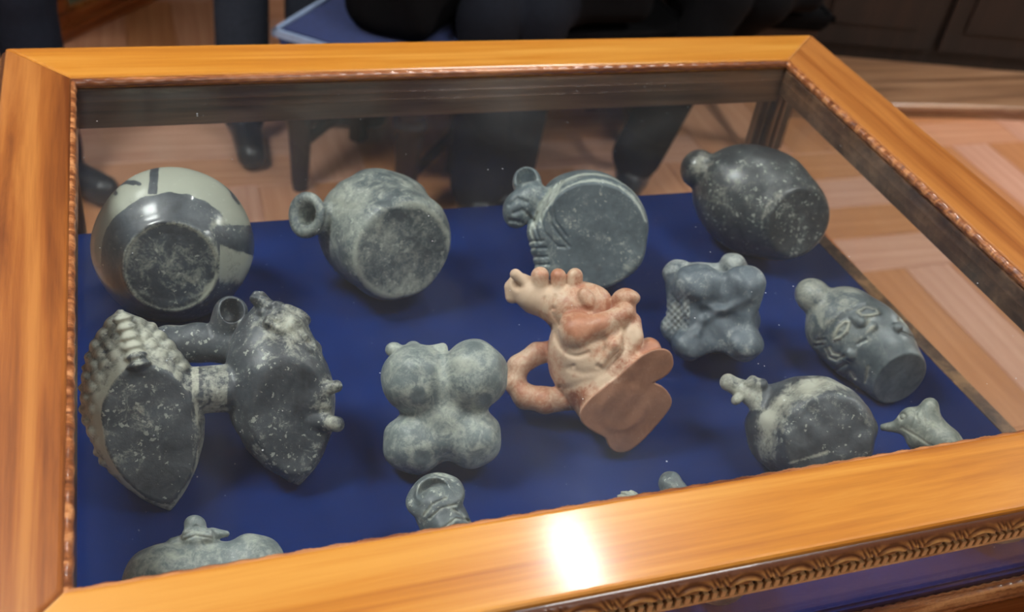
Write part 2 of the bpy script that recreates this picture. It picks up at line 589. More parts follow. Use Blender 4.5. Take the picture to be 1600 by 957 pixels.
def surface(f, lo, hi, h):
    """surface nets of f over the box, fine samples only near the surface"""
    lo = np.array(lo, float); hi = np.array(hi, float)
    q = 4
    nc = np.ceil((hi - lo) / (h * q)).astype(int) + 1
    ax = [lo[i] + h * q * (np.arange(nc[i]) + 0.5) for i in range(3)]
    G = np.meshgrid(*ax, indexing='ij')
    Fc = f([g.astype(np.float64) for g in G])
    n = nc * q
    fine = np.repeat(np.repeat(np.repeat(Fc, q, 0), q, 1), q, 2).astype(np.float32)
    near = np.abs(Fc) < h * q * 1.9
    m = np.repeat(np.repeat(np.repeat(near, q, 0), q, 1), q, 2)
    I = np.argwhere(m)
    pts = lo + (I + 0.5) * h
    fine[m] = f([pts[:, 0], pts[:, 1], pts[:, 2]])
    S = fine < 0
    cs = tuple(n - 1)
    acc = np.zeros(cs + (3,), np.float32); cnt = np.zeros(cs, np.float32)
    quads = []
    for a in range(3):
        s0 = [slice(None)] * 3; s1 = [slice(None)] * 3
        s0[a] = slice(0, -1); s1[a] = slice(1, None)
        E = np.argwhere(S[tuple(s0)] != S[tuple(s1)])
        f0 = fine[tuple(s0)][tuple(E.T)]; f1 = fine[tuple(s1)][tuple(E.T)]
        t = f0 / (f0 - f1)
        pos = E.astype(np.float32); pos[:, a] += t
        b, c = (a + 1) % 3, (a + 2) % 3
        ok = (E[:, b] > 0) & (E[:, c] > 0) & (E[:, b] < cs[b]) & (E[:, c] < cs[c])
        E = E[ok]; pos = pos[ok]; neg = f0[ok] < 0
        cells = []
        for db, dc in ((0, 0), (-1, 0), (-1, -1), (0, -1)):
            q_ = E.copy(); q_[:, b] += db; q_[:, c] += dc
            cells.append(q_)
            np.add.at(acc, tuple(q_.T), pos); np.add.at(cnt, tuple(q_.T), 1)
        quads.append((cells, neg))
    act = cnt > 0
    idx = -np.ones(cs, np.int64); idx[act] = np.arange(act.sum())
    V = lo + (acc[act] / cnt[act][:, None] + 0.5) * h
    FQ = []
    for cells, neg in quads:
        ids = np.stack([idx[tuple(c.T)] for c in cells], 1)
        ids[~neg] = ids[~neg][:, ::-1]
        FQ.append(ids)
    Q = np.concatenate(FQ)
    # settle the points on the surface and take the normals there
    e = h * 0.4
    for it in range(2):
        p = [V[:, 0], V[:, 1], V[:, 2]]
        g = []
        for i in range(3):
            u = list(p); w = list(p)
            u[i] = p[i] + e; w[i] = p[i] - e
            g.append((f(u) - f(w)) / (2 * e))
        g = np.stack(g, 1)
        gl = np.linalg.norm(g, axis=1, keepdims=True) + 1e-9
        if it == 0:
            d = np.clip(f(p)[:, None] / gl, -h, h)
            V = V - g / gl * d
        else:
            Nn = g / gl
    return V, Q, Nn

def mesh_from(name, V, Q, Nn, attrs=None):
    used = np.unique(Q)
    remap = -np.ones(len(V), np.int64); remap[used] = np.arange(len(used))
    Q = remap[Q]; V = V[used]; Nn = Nn[used]
    me = bpy.data.meshes.new(name)
    me.vertices.add(len(V)); me.vertices.foreach_set('co', V.astype(np.float32).ravel())
    me.loops.add(len(Q) * 4); me.loops.foreach_set('vertex_index', Q.astype(np.int32).ravel())
    me.polygons.add(len(Q)); me.polygons.foreach_set('loop_start', (np.arange(len(Q)) * 4).astype(np.int32))
    me.update(calc_edges=True)
    me.polygons.foreach_set('use_smooth', np.ones(len(Q), bool))
    if attrs:
        for k, v in attrs.items():
            at = me.attributes.new(k, 'FLOAT', 'POINT')
            at.data.foreach_set('value', np.asarray(v)[used].astype(np.float32))
    me.normals_split_custom_set_from_vertices(Nn.tolist())
    me.validate()
    return me

STEP = 2.0
def vessel(name, label, cat, mat, f, lo, hi, pale=None, parts=(), whole='body', group='ancient vessels lying in the display case', h=STEP, sink=0.0015):
    """f is a distance function in a frame whose x,y run with the picture and z points to the viewer;
    the piece gets the true distance at which it lies on the velvet."""
    V, Q, Nn = surface(f, lo, hi, h)
    x0, y0 = (lo[0] + hi[0]) / 2, (lo[1] + hi[1]) / 2
    d = nrm(ray(x0, y0))
    e1 = ray(x0 + 1, y0); e1 = e1 / (e1 @ d) - d
    e2 = ray(x0, y0 + 1); e2 = e2 / (e2 @ d) - d
    s = math.sqrt(np.linalg.norm(e1) * np.linalg.norm(e2))
    A = np.stack([e1, e2, -d * s], 1)
    K = (V - np.array([x0, y0, 0])) @ A.T + d
    t = (B - sink - CAM[2]) / K[:, 2].min()
    Wd = CAM + K * t
    NW = Nn @ np.linalg.inv(A)
    NW /= np.linalg.norm(NW, axis=1, keepdims=True)
    flip = np.linalg.det(A) < 0
    if flip:
        Q = Q[:, ::-1]
    low = Wd[Wd[:, 2] < B + 0.01]
    o = np.array([low[:, 0].mean(), low[:, 1].mean(), B])
    root = empty(name, tuple(o), label, cat, group)
    pv = pale([V[:, 0], V[:, 1], V[:, 2]]) if pale else np.zeros(len(V))
    pv = pv + np.zeros(len(V))
    fc = V[Q].mean(1)
    left = np.ones(len(Q), bool)
    for pn, pred, *pm in parts:
        m = left & pred(fc[:, 0], fc[:, 1], fc[:, 2])
        left &= ~m
        if m.sum() > 8:
            po = link(pn, mesh_from(pn, Wd - o, Q[m], NW, {'pale': pv}), pm[0] if pm else mat, root)
    link(whole, mesh_from(whole, Wd - o, Q[left], NW, {'pale': pv}), mat, root)
    return root

# ================================================================== the room
RX0, RX1, RY0, RY1 = -3.2, 4.6, -3.0, 5.2
floor = tag(box('floor', RX0, RX1, RY0, RY1, -0.12, -0.004, M_parquet[1]), 'wooden parquet floor of the exhibition room', kind='structure')
ceiling = tag(box('ceiling', RX0, RX1, RY0, RY1, CEIL, CEIL + 0.1, M_ceiling), 'plain white ceiling of the exhibition room', kind='structure')
tag(box('wall_back', RX0, RX1, RY1, RY1 + 0.1, 0, CEIL, M_wall), 'plain cream wall at the far end of the room', kind='structure')
tag(box('wall_front', RX0, RX1, RY0 - 0.1, RY0, 0, CEIL, M_wall), 'plain cream wall behind the viewer', kind='structure')
tag(box('wall_left', RX0 - 0.1, RX0, RY0, RY1, 0, CEIL, M_wall), 'plain cream wall on the left of the room', kind='structure')
tag(box('wall_right', RX1, RX1 + 0.1, RY0, RY1, 0, CEIL, M_wall), 'plain cream wall on the right of the room', kind='structure')

# parquet blocks, laid in a basket pattern of four boards to a square
bm = bmesh.new(); add_box(bm, -0.299, 0.299, -0.0735, 0.0735, -0.012, 0.0)
bmesh.ops.bevel(bm, geom=bm.edges[:], offset=0.0015, segments=1, affect='EDGES')
board_mesh = bm_mesh(bm, 'parquet_board')
board_meshes = []
for m in M_parquet:
    c = board_mesh.copy(); c.materials.append(m); board_meshes.append(c)
for ix in range(-2, 7):
    for iy in range(2, 7):
        for k in range(4):
            rot = (ix + iy) % 2
            off = (k - 1.5) * 0.15
            cx, cy = ix * 0.6 + 0.1, iy * 0.6 + 0.3
            pos = (cx, cy + off, 0) if not rot else (cx + off, cy, 0)
            o = link('parquet_board', random.choice(board_meshes), None, floor, pos)
            o.rotation_euler = (0, 0, math.pi / 2 if rot else 0)

for x, y, sx, sy, st, words in LIGHT_PANELS:
    r = empty('ceiling_light', (x, y, CEIL - 0.05), words, 'ceiling light', 'ceiling lights of the room')
    bm = bmesh.new()
    t = 0.02
    add_box(bm, -sx / 2 - t, sx / 2 + t, -sy / 2 - t, -sy / 2, 0, 0.05)
    add_box(bm, -sx / 2 - t, sx / 2 + t, sy / 2, sy / 2 + t, 0, 0.05)
    add_box(bm, -sx / 2 - t, -sx / 2, -sy / 2, sy / 2, 0, 0.05)
    add_box(bm, sx / 2, sx / 2 + t, -sy / 2, sy / 2, 0, 0.05)
    link('housing', bm_mesh(bm, 'housing'), M_metal, r)
    box('diffuser', -sx / 2, sx / 2, -sy / 2, sy / 2, 0.012, 0.02, emit_mat('lit_diffuser', st), r)

# ================================================================== the display case
OX0, OX1, OY0, OY1 = -0.144, 0.887, 0.357, 1.170      # outside of the top rails
IX0, IX1, IY0, IY1 = -0.0769, 0.8083, 0.4275, 1.0971  # inside edge of the rails
ZR = T - 0.031
case = empty('display_case', (0.37, 0.76, 0), 'honey wood display case with glass top and sides, lined in navy velvet', 'display case')
CO = (-0.37, -0.76, 0)

def rail(name, poly, mat, lab):
    bm = bmesh.new()
    add_prism(bm, poly, ZR, T)
    top = [e for e in bm.edges if all(abs(v.co.z - T) < 1e-6 for v in e.verts)]
    bmesh.ops.bevel(bm, geom=top, offset=0.0035, segments=3, affect='EDGES', profile=0.6)
    o = link(name, bm_mesh(bm, name), mat, case, CO)
    o['label'] = lab
    return o
g = 0.0006
rail('top_rail', [(OX0, OY1), (OX1, OY1), (IX1 + g, IY1), (IX0 - g, IY1)][::-1], M_rail_x, 'far rail of the top frame')
rail('top_rail', [(OX0, OY0), (OX1, OY0), (IX1 + g, IY0), (IX0 - g, IY0)], M_rail_x, 'near rail of the top frame with a white glare')
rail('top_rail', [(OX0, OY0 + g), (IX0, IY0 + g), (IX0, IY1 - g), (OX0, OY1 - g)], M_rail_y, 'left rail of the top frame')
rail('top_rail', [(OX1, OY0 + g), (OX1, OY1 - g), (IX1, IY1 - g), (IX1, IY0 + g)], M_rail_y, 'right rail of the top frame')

# carved bead round the inside of the opening
def bead(a, b, inward):
    a = np.array(a, float); b = np.array(b, float); n = 420
    ln = np.linalg.norm(b - a)
    inward = np.array(inward, float)
    att = []
    def prof(i):
        t = i / (n - 1); p = a + (b - a) * t; s = t * ln
        ring = []
        for k in range(10):
            th = math.pi * 2 * k / 10
            rr = 0.0050 + 0.00016 * math.sin(s * 1400 + 3 * th) * (1 if 0 < k < 9 else 0.4) + 0.0004 * math.sin(s * 311 + th)
            ring.append((p[0] + inward[0] * rr * math.cos(th), p[1] + inward[1] * rr * math.cos(th), T - 0.007 + rr * math.sin(th)))
        return ring
    return sweep('bead_moulding', n, prof, M_bead, case, loc=CO)
bead((IX0, IY1, 0), (IX1, IY1, 0), (0, -1, 0))
bead((IX0, IY0, 0), (IX1, IY0, 0), (0, 1, 0))
bead((IX0, IY0, 0), (IX0, IY1, 0), (1, 0, 0))
bead((IX1, IY0, 0), (IX1, IY1, 0), (-1, 0, 0))

box('top_pane', IX0 + 0.0016, IX1 - 0.0016, IY0 + 0.0016, IY1 - 0.0026, T - 0.021, T - 0.016, M_glass_top, case, loc=CO)

# inner frame below the rails (carries the side panes)
GX0, GX1, GY0, GY1 = -0.098, 0.862, 0.420, 1.108      # planes of the side panes
def inner(name, x0, x1, y0, y1, z0, z1, mat=None):
    return box(name, x0, x1, y0, y1, z0, z1, mat or M_inner, case, 0.0015, CO)
inner('inner_rail', IX0, IX1, IY1 - 0.0025, IY1 + 0.02, T - 0.062, T - 0.0135)
inner('inner_rail', IX0, IX1, IY0 - 0.02, IY0 + 0.0015, T - 0.05, T - 0.0135)
inner('inner_rail', IX0 - 0.03, IX0 + 0.0015, IY0, IY1, T - 0.05, T - 0.0135)
inner('inner_rail', IX1 - 0.0015, IX1 + 0.03, IY0, IY1, T - 0.05, T - 0.0135)
# side panes
zp0, zp1 = B - 0.006, ZR
for x0, x1, y0, y1 in ((GX0, GX1, GY1, GY1 + 0.004), (GX0, GX1, GY0 - 0.004, GY0), (GX0 - 0.004, GX0, GY0, GY1), (GX1, GX1 + 0.004, GY0, GY1)):
    box('side_pane', x0, x1, y0, y1, zp0, zp1, M_glass_side, case, loc=CO)
# corner posts, fluted
def post(cx, cy):
    bm = bmesh.new()
    for dx, dy, w in ((0, 0, 0.0125), (-0.0135, -0.004, 0.006), (0.0135, -0.004, 0.006), (-0.004, 0.013, 0.006)):
        seg = 10
        add_lathe(bm, [(w, B - 0.004), (w, ZR)], 12, (cx + dx, cy + dy))
    add_box(bm, cx - 0.017, cx + 0.017, cy - 0.002, cy + 0.013, B - 0.004, ZR)
    link('corner_post', bm_mesh(bm, 'corner_post'), M_post, case, CO)
for cx, cy in ((0.817, 1.114), (-0.105, 1.114), (-0.105, 0.412), (0.857, 0.412)):
    post(cx, cy)

# velvet covered floor of the case (its right edge runs slightly out of square)
bm = bmesh.new()
add_prism(bm, [(-0.106, 0.424), (0.872, 0.424), (0.843, 1.1055), (-0.106, 1.1055)], B - 0.014, B)
bmesh.ops.bevel(bm, geom=[e for e in bm.edges if all(abs(v.co.z - B) < 1e-6 for v in e.verts)], offset=0.003, segments=2, affect='EDGES')
link('velvet_board', bm_mesh(bm, 'velvet_board'), M_velvet, case, CO)
# ledge and stepped base under it
def ledge(name, x0, x1, y0, y1, z0, z1, mat, bev=0.002):
    return box(name, x0, x1, y0, y1, z0, z1, mat, case, bev, CO)
bm = bmesh.new()
add_prism(bm, [(0.8725, 0.424), (0.892, 0.424), (0.862, 1.1055), (0.8435, 1.1055)], B - 0.022, B - 0.002)
link('base_ledge', bm_mesh(bm, 'base_ledge'), M_post, case, CO)
ledge('base_ledge', -0.128, -0.107, 0.42, 1.106, B - 0.022, B - 0.002, M_post)
def half_round(a, b, r, z, mat, name='base_bead'):
    a = np.array(a, float); b = np.array(b, float); n = 260; ln = np.linalg.norm(b - a)
    v = (b - a) / ln; w = np.array([-v[1], v[0], 0])
    def prof(i):
        t = i / (n - 1); p = a + (b - a) * t; s = t * ln
        out = []
        for k in range(12):
            th = 2 * math.pi * k / 12
            rr = r * (1 + 0.06 * math.sin(s * 520 + 2 * th))
            out.append((p[0] + w[0] * rr * math.cos(th), p[1] + w[1] * rr * math.cos(th), z + rr * math.sin(th)))
        return out
    sweep(name, n, prof, mat, case, loc=CO)
half_round((-0.13, 0.411, 0), (0.895, 0.411, 0), 0.0095, B - 0.007, M_bead)
ledge('base_board', -0.135, 0.900, 0.385, 1.095, B - 0.10, B - 0.024, M_red_wood, 0.004)
ledge('base_board', -0.145, 0.910, 0.365, 1.10, B - 0.128, B - 0.101, M_red_wood, 0.006)
ledge('apron', -0.12, 0.885, 0.40, 1.08, B - 0.24, B - 0.129, M_red_wood, 0.003)
for lx in (-0.085, 0.85):
    for ly in (0.44, 1.04):
        bm = bmesh.new()
        zt = B - 0.235
        add_lathe(bm, [(0.024, 0.0), (0.030, 0.03), (0.022, 0.06), (0.026, zt * 0.5), (0.036, zt * 0.8), (0.028, zt * 0.84), (0.04, zt * 0.88), (0.04, zt)], 20, (lx, ly))
        link('leg', bm_mesh(bm, 'leg', True), M_red_wood, case, CO)

# carved moulding under the near rail
def carved(a, b, outward):
    a = np.array(a, float); b = np.array(b, float); n = 1000
    ln = np.linalg.norm(b - a); outward = np.array(outward, float)
    base = [(-0.016, 0.0), (0.0005, 0.0), (0.0035, -0.003), (0.0045, -0.006), (0.0055, -0.009), (0.0060, -0.012), (0.0058, -0.015), (0.0050, -0.018), (0.0036, -0.021), (0.0015, -0.024), (-0.016, -0.024)]
    fine = []
    for (o0, z0), (o1, z1) in zip(base, base[1:]):
        fine.append((o0, z0))
        if z1 < z0:
            fine.append(((o0 + o1) / 2, (z0 + z1) / 2))
    fine.append(base[-1])
    att = []
    def prof(i):
        t = i / (n - 1); p = a + (b - a) * t; s = t * ln
        ring = []
        u = s % 0.040 - 0.020
        for k, (o, z) in enumerate(fine):
            rho = math.hypot(u * 0.9, (z + 0.026) * 0.8)
            scroll = 0.5 + 0.5 * math.cos(2 * math.pi * rho / 0.0062)
            stroke = 0.5 + 0.5 * math.cos(2 * math.pi * (u + z * 0.5) / 0.0042)
            w = min(1.0, max(0.0, (abs(u) - 0.011) / 0.004))
            leaf = scroll * (1 - w) + stroke * w
            band = math.sin(math.pi * min(1, max(0, (-z - 0.002) / 0.021)))
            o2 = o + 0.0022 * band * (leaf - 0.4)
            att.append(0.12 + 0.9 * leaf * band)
            ring.append((p[0] + outward[0] * o2, p[1] + outward[1] * o2, T - 0.0045 + z * 0.70))
        return ring
    return sweep('carved_moulding', n, prof, M_carved, case, attr=att, loc=CO)
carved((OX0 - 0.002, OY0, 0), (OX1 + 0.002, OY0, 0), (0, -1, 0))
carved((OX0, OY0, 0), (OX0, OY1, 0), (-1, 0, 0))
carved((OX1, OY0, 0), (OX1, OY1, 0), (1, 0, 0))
# dentil course below it
box('dentil_gap_shade', OX0, OX1, OY0 - 0.0009, OY0 + 0.0008, T - 0.0287, T - 0.0212, M_dark_wood, case, loc=CO)  # dark strip added as painted shade in the gaps between dentils
bm = bmesh.new(); add_box(bm, -0.0021, 0.0021, -0.0055, -0.001, -0.0074, 0.0)
bmesh.ops.bevel(bm, geom=bm.edges[:], offset=0.0005, segments=1, affect='EDGES')
dent = bm_mesh(bm, 'dentil'); dent.materials.append(M_dentil)
nd = 148
for i in range(nd):
    x = OX0 + 0.003 + (OX1 - OX0 - 0.006) * i / (nd - 1)
    link('dentil', dent, None, case, (x + CO[0], OY0 + CO[1], T - 0.0213))
box('dentil_fillet', OX0, OX1, OY0 - 0.0056, OY0 + 0.0008, T - 0.0305, T - 0.0286, M_dentil, case, loc=CO)

# ================================================================== the vessels
G_ = 'ancient vessels lying in the display case'

# 1 -- painted globular jar, base to the viewer
n1 = nrm((-0.04, 0.31, 0.95))
c1 = (272, 383, 0)
def f_painted(p):
    d = ell(p, c1, (127, 121, 125))
    d = smax(d, plane(p, (268, 414, 101), n1), 5)
    ax = plane(p, c1, n1)
    rho = np.sqrt(np.maximum((p[0] - 272) ** 2 + (p[1] - 383) ** 2 + p[2] ** 2 - ax ** 2, 0))
    d = d - 3.0 * gs(rho - 71, 5) * step(ax, 60, 90) + 1.5 * step(-rho, -64, -50) * step(ax, 60, 90)
    nk = cap(p, (268, 352, -95), (266, 345, -140), 34, 27)
    d = smin(d, nk, 12)
    d = smax(d, -cap(p, (267, 350, -125), (264, 340, -165), 17), 4)
    return d + lump(p, 130, 1.2, 1)
def pale_painted(p):
    x, y, z = p
    r = length(x - 272, y - 383, z)
    ax = plane(p, c1, n1)
    ca = ax / np.maximum(r, 1)
    wob = 0.012 * np.sin(x / 5.0 + y / 9.0)
    cream = step(-ca + wob, -0.555, -0.53) * step(-y + 14 * np.sin(x / 30), -440, -405)  # cream also fades out low on the jar, painting in its shadow
    cream = np.where((x > 340) & (y > 352), step(y - 398 + (400 - x) * 0.35, 0, 8) * step(-y, -455, -430), cream)
    stripe = 1 - step(np.abs(x - 243 + (y - 262) * 0.06), 6, 8)
    cream = cream * (1 - stripe * (y < 308))
    for pts in (arc(196, 312, 30, 24, 170, 300), arc(204, 300, 22, 12, 150, 320), arc(192, 330, 44, 32, 185, 250),
                [(332, 274), (348, 283), (360, 296), (364, 308), (372, 318)], [(345, 276), (362, 290), (374, 306)]):
        cream = cream * (1 - (1 - step(seg2(p, pts), 2.0, 4.0)) * (z > 0))
    edge = gs(np.abs(x - 243 + (y - 262) * 0.06) - 8.5, 2.0) * (y < 306) + gs(ca - 0.55, 0.012) * (y < 320)
    rho = np.sqrt(np.maximum(r * r - ax * ax, 0))
    ringm = gs(rho - 70, 4.0) * (ca > 0.7) * 0.75
    patch = gs(length((x - 345) / 1.6, y - 343), 10) * 0.8 + gs(seg2(p, [(330, 352), (362, 345), (390, 333)]), 6) * 0.9 + gs(seg2(p, [(328, 360), (338, 395), (345, 420), (318, 455)]), 5) * 0.7
    return cream * 0.9 + edge * 0.2 + ringm * 0.75 + patch * 0.6 - 0.22 * (ca > 0.55) + 0.36 * (ca > 0.84)
vessel('globular_jar', 'round black jar painted with pale panels and a dark stripe, flat base towards the viewer', 'jar', M_painted, f_painted,
       (130, 225, -170), (415, 520, 135), pale_painted,
       parts=(('base_disc', lambda x, y, z: ((x - 268) * n1[0] + (y - 414) * n1[1] + (z - 101) * n1[2] > -3)),
              ('neck', lambda x, y, z: (z < -112))), group=G_)

# 2 -- grey jar with a short side spout
n2 = nrm((0.33, 0.33, 0.88))
def f_spouted(p):
    d = cap(p, (592, 358, -18), (612, 377, 28), 96, 90)
    d = smax(d, plane(p, (628, 393, 70), n2), 7)
    d = d + 0.8 * np.sin((p[1] - 0.25 * p[0]) / 4.2) * (p[1] < 330) * (p[0] > 520)
    sp = cap(p, (530, 352, 0), (492, 340, 26), 27, 25)
    sp = smin(sp, torus(p, (484, 337, 34), (-0.62, -0.06, 0.78), 26, 9.5), 5)
    sp = smax(sp, -cap(p, (492, 340, 28), (466, 333, 52), 16), 4)
    return smin(d, sp, 9) + lump(p, 90, 1.4, 2)
def pale_spouted(p):
    x, y, z = p
    onb = step(plane(p, (628, 393, 70), n2), -6, -1)
    rho = length(x - 628, y - 393)
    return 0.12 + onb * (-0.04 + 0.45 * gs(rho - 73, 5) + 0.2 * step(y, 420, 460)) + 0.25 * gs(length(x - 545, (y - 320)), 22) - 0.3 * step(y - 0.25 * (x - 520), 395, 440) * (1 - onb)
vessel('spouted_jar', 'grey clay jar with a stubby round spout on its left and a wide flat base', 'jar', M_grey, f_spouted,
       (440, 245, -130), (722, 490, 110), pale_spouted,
       parts=(('base_disc', lambda x, y, z: ((x - 628) * n2[0] + (y - 393) * n2[1] + (z - 70) * n2[2] > -3)),
              ('spout', lambda x, y, z: (x < 512) & (y < 385) & (z > -5))), group=G_)

# 3 -- incised effigy jar
n3 = nrm((0.10, 0.20, 0.97))
lines3 = [arc(925, 372, 92, 98, 195, 350), arc(926, 376, 84, 90, 200, 340), [(872, 290), (858, 325), (862, 350), (878, 372), (890, 385)],
          [(880, 285), (864, 322), (868, 345), (886, 370)], [(862, 298), (846, 335), (852, 362), (872, 385), (884, 386)],
          [(850, 320), (838, 352), (846, 378)], [(842, 335), (832, 360), (840, 382)],
          [(830, 378), (850, 376)], [(830, 388), (854, 387)], [(833, 402), (856, 400)], [(836, 414), (858, 412)]]
def f_incised(p):
    d = cap(p, (914, 350, -25), (921, 362, 22), 87, 91)
    d = smax(d, plane(p, (926, 371, 58), n3), 5)
    hd = union(10, cap(p, (872, 345, 8), (832, 312, 30), 38, 27), ell(p, (812, 328, 38), (24, 30, 22), 20), sph(p, (848, 350, 45), 16))
    lip = smax(cap(p, (830, 302, 20), (824, 286, 14), 22, 24), -cap(p, (824, 288, 26), (822, 274, 30), 14), 4)
    arm = cap(p, (846, 362, 48), (856, 420, 40), 20, 19)
    d = union(9, d, smin(hd, lip, 6), arm)
    face = sum(gs(seg2(p, q), 3) for q in ([(800, 322), (812, 312), (826, 318)], [(806, 334), (818, 330)], [(800, 345), (818, 348)], [(820, 330), (836, 345)]))
    d = d + 2.5 * face * (p[2] > 20)
    for q in lines3:
        d = d + 2.0 * gs(seg2(p, q), 2.2) * (p[2] > -20)
    return d + lump(p, 80, 1.2, 3)
def pale_incised(p):
    s = 0
    for q in lines3:
        s = np.maximum(s, gs(seg2(p, q), 2.6))
    onb = step(plane(p, (926, 371, 58), n3), -6, -1)
    return s * 0.8 * (p[2] > -20) * (1 - onb) - 0.02 * onb + 0.10 * (p[0] < 870)
vessel('effigy_jar', 'grey effigy jar with pale incised lines and a small head, behind the terracotta piece', 'jar', M_incised, f_incised,
       (770, 250, -125), (1035, 475, 95), pale_incised,
       parts=(('base_disc', lambda x, y, z: ((x - 926) * n3[0] + (y - 371) * n3[1] + (z - 58) * n3[2] > -4)),
              ('spout', lambda x, y, z: (y < 297) & (x < 850)),
              ('head', lambda x, y, z: (x < 846) & (y < 350) & (z > 0)),
              ('arm', lambda x, y, z: (x < 876) & (y > 362) & (z > 20))), group=G_)

# 4 -- egg-shaped black bottle
n4 = nrm((0.50, 0.26, 0.82))
def f_egg(p):
    d = union(20, ell(p, (1176, 312, -5), (98, 84, 86), 25), cap(p, (1200, 322, 0), (1222, 336, 18), 78, 70))
    d = smax(d, plane(p, (1240, 346, 60), n4), 4)
    d = d + 2.5 * gs(length(p[0] - 1243, p[1] - 343), 30) * (p[2] > 20)
    sp = union(5, cap(p, (1125, 285, 0), (1096, 266, 6), 26, 24), ell(p, (1091, 264, 8), (28, 31, 28), 20))
    sp = smax(sp, -cap(p, (1092, 266, -8), (1050, 248, -28), 14), 4)
    return smin(d, sp, 7) + lump(p, 120, 1.0, 4)
def pale_egg(p):
    x, y, z = p
    onb = step(plane(p, (1240, 346, 60), n4), -6, -1)
    return 0.3 * gs(length(x - 1130, y - 300), 40) - 0.02 * onb + 0.3 * gs(plane(p, (1240, 346, 60), n4) + 6, 5) * (z > 15) * (x + y < 1590) + 0.6 * gs(length(x - 1090, y - 255), 24) + 0.12 * gs(length(x - 1190, y - 262), 40)  # last term paints a soft highlight on top; base edge paler at upper left
vessel('egg_shaped_bottle', 'dark smooth egg-shaped bottle with a bulbed mouth, lying by the far right corner post', 'bottle', M_black, f_egg,
       (1045, 210, -125), (1312, 425, 100), pale_egg,
       parts=(('base_disc', lambda x, y, z: ((x - 1240) * n4[0] + (y - 346) * n4[1] + (z - 60) * n4[2] > -4)),
              ('mouth', lambda x, y, z: (x < 1112) & (y < 300))), group=G_)

# 5 -- double-chambered vessel
n5a = nrm((0.17, 0.24, 0.95)); n5b = nrm((0.16, 0.26, 0.95))
knobs = []
for i in range(9):
    for j in range(18):
        knobs.append((128 + i * 23 + (j % 2) * 11.5 + random.uniform(-2, 2), 508 + j * 16.5 + random.uniform(-2, 2)))
def f_double(p):
    A = lemon(p, (188, 488, -5), (266, 792, -8), 86) - 3
    kb = 0
    kn = None
    for kx, ky in knobs:
        dd = (p[0] - kx) ** 2 + (p[1] - ky) ** 2
        kn = dd if kn is None else np.minimum(kn, dd)
    A = A - 6.5 * np.exp(-kn / 75.0) * step(-plane(p, (231, 668, 48), n5a), 8, 26) * (1 - step(p[1], 600, 680) * step(p[0], 222, 256)) * (1 - step(p[1], 715, 750))
    A = smax(A, plane(p, (231, 668, 48), n5a), 3)
    u = (p[0] - 205) * 0.27 + (p[1] - 505) * 0.96
    ridge = cap(p, (198, 505, 38), (223, 570, 72), 13, 15) + 2.2 * np.sin(u / 2.4)
    A = smin(A, ridge, 6)
    rim = np.abs(plane(p, (231, 668, 44), n5a))
    Bc = lemon(p, (410, 468, -8), (470, 758, -10), 84) - 4
    Bc = smax(Bc, plane(p, (437, 650, 50), n5b), 4)
    hd = union(10, ell(p, (445, 515, 22), (44, 42, 34), 25), ell(p, (478, 545, 20), (26, 24, 26)), cap(p, (404, 464, 22), (416, 478, 20), 11, 14),
               cap(p, (420, 505, 48), (470, 530, 44), 9, 9))
    Bc = smin(Bc, hd + lump(p, 22, 2.2, 5), 10)
    ft = union(4, cap(p, (488, 612, 30), (527, 603, 42), 12, 10), cap(p, (488, 656, 28), (528, 664, 40), 14, 13), cap(p, (485, 636, 30), (515, 634, 34), 10, 7), cap(p, (468, 735, -2), (458, 748, 4), 10, 9))
    Bc = smin(Bc, ft, 7)
    tb = cap(p, (270, 612, 8), (380, 606, 8), 36, 37)
    st = tube(p, [(222, 556, -48), (262, 538, -62), (308, 532, -66), (350, 534, -60), (392, 548, -45)], 30, 10)
    sp = smax(cap(p, (352, 526, -62), (361, 486, -40), 27, 29), -cap(p, (360, 492, -36), (366, 472, -8), 19), 4)
    d = union(6, A, tb, Bc)
    d = smin(d, st, 8)
    return smin(d, sp, 7) + lump(p, 60, 0.9, 6)
def pale_double(p):
    x, y, z = p
    kn = np.min(np.stack([(x - a) ** 2 + (y - b) ** 2 for a, b in knobs]), 0)
    ba = step(plane(p, (231, 668, 48), n5a), -5, -1) * (x < 318)
    bb = step(plane(p, (437, 650, 50), n5b), -6, -2) * (x > 340)
    lft = (x < 310) * (1 - ba)
    s = lft * (0.30 + 0.25 * np.exp(-kn / 60)) - 0.08 * ba - 0.06 * bb + 0.4 * gs(plane(p, (231, 668, 48), n5a) + 5, 4) * (x < 230)
    s = s + 0.5 * gs(length(x - 445, (y - 512)), 42) * (z > 15) + 0.45 * gs(length(x - 522, y - 606), 20) + 0.45 * gs(length(x - 522, y - 662), 20) + 0.3 * gs(length(x - 505, y - 634), 20) + 0.28 * ((x > 300) & (x < 356) & (y > 570))
    s = s + 0.35 * (z > 46) * gs(seg2(p, [(198, 505), (223, 570)]), 14) * (y < 590)
    s = s - 0.5 * ((z < -25) & (x > 240) & (x < 390)) + 0.3 * gs(seg2(p, [(165, 620), (158, 660), (182, 725), (205, 755)]), 5)
    return s
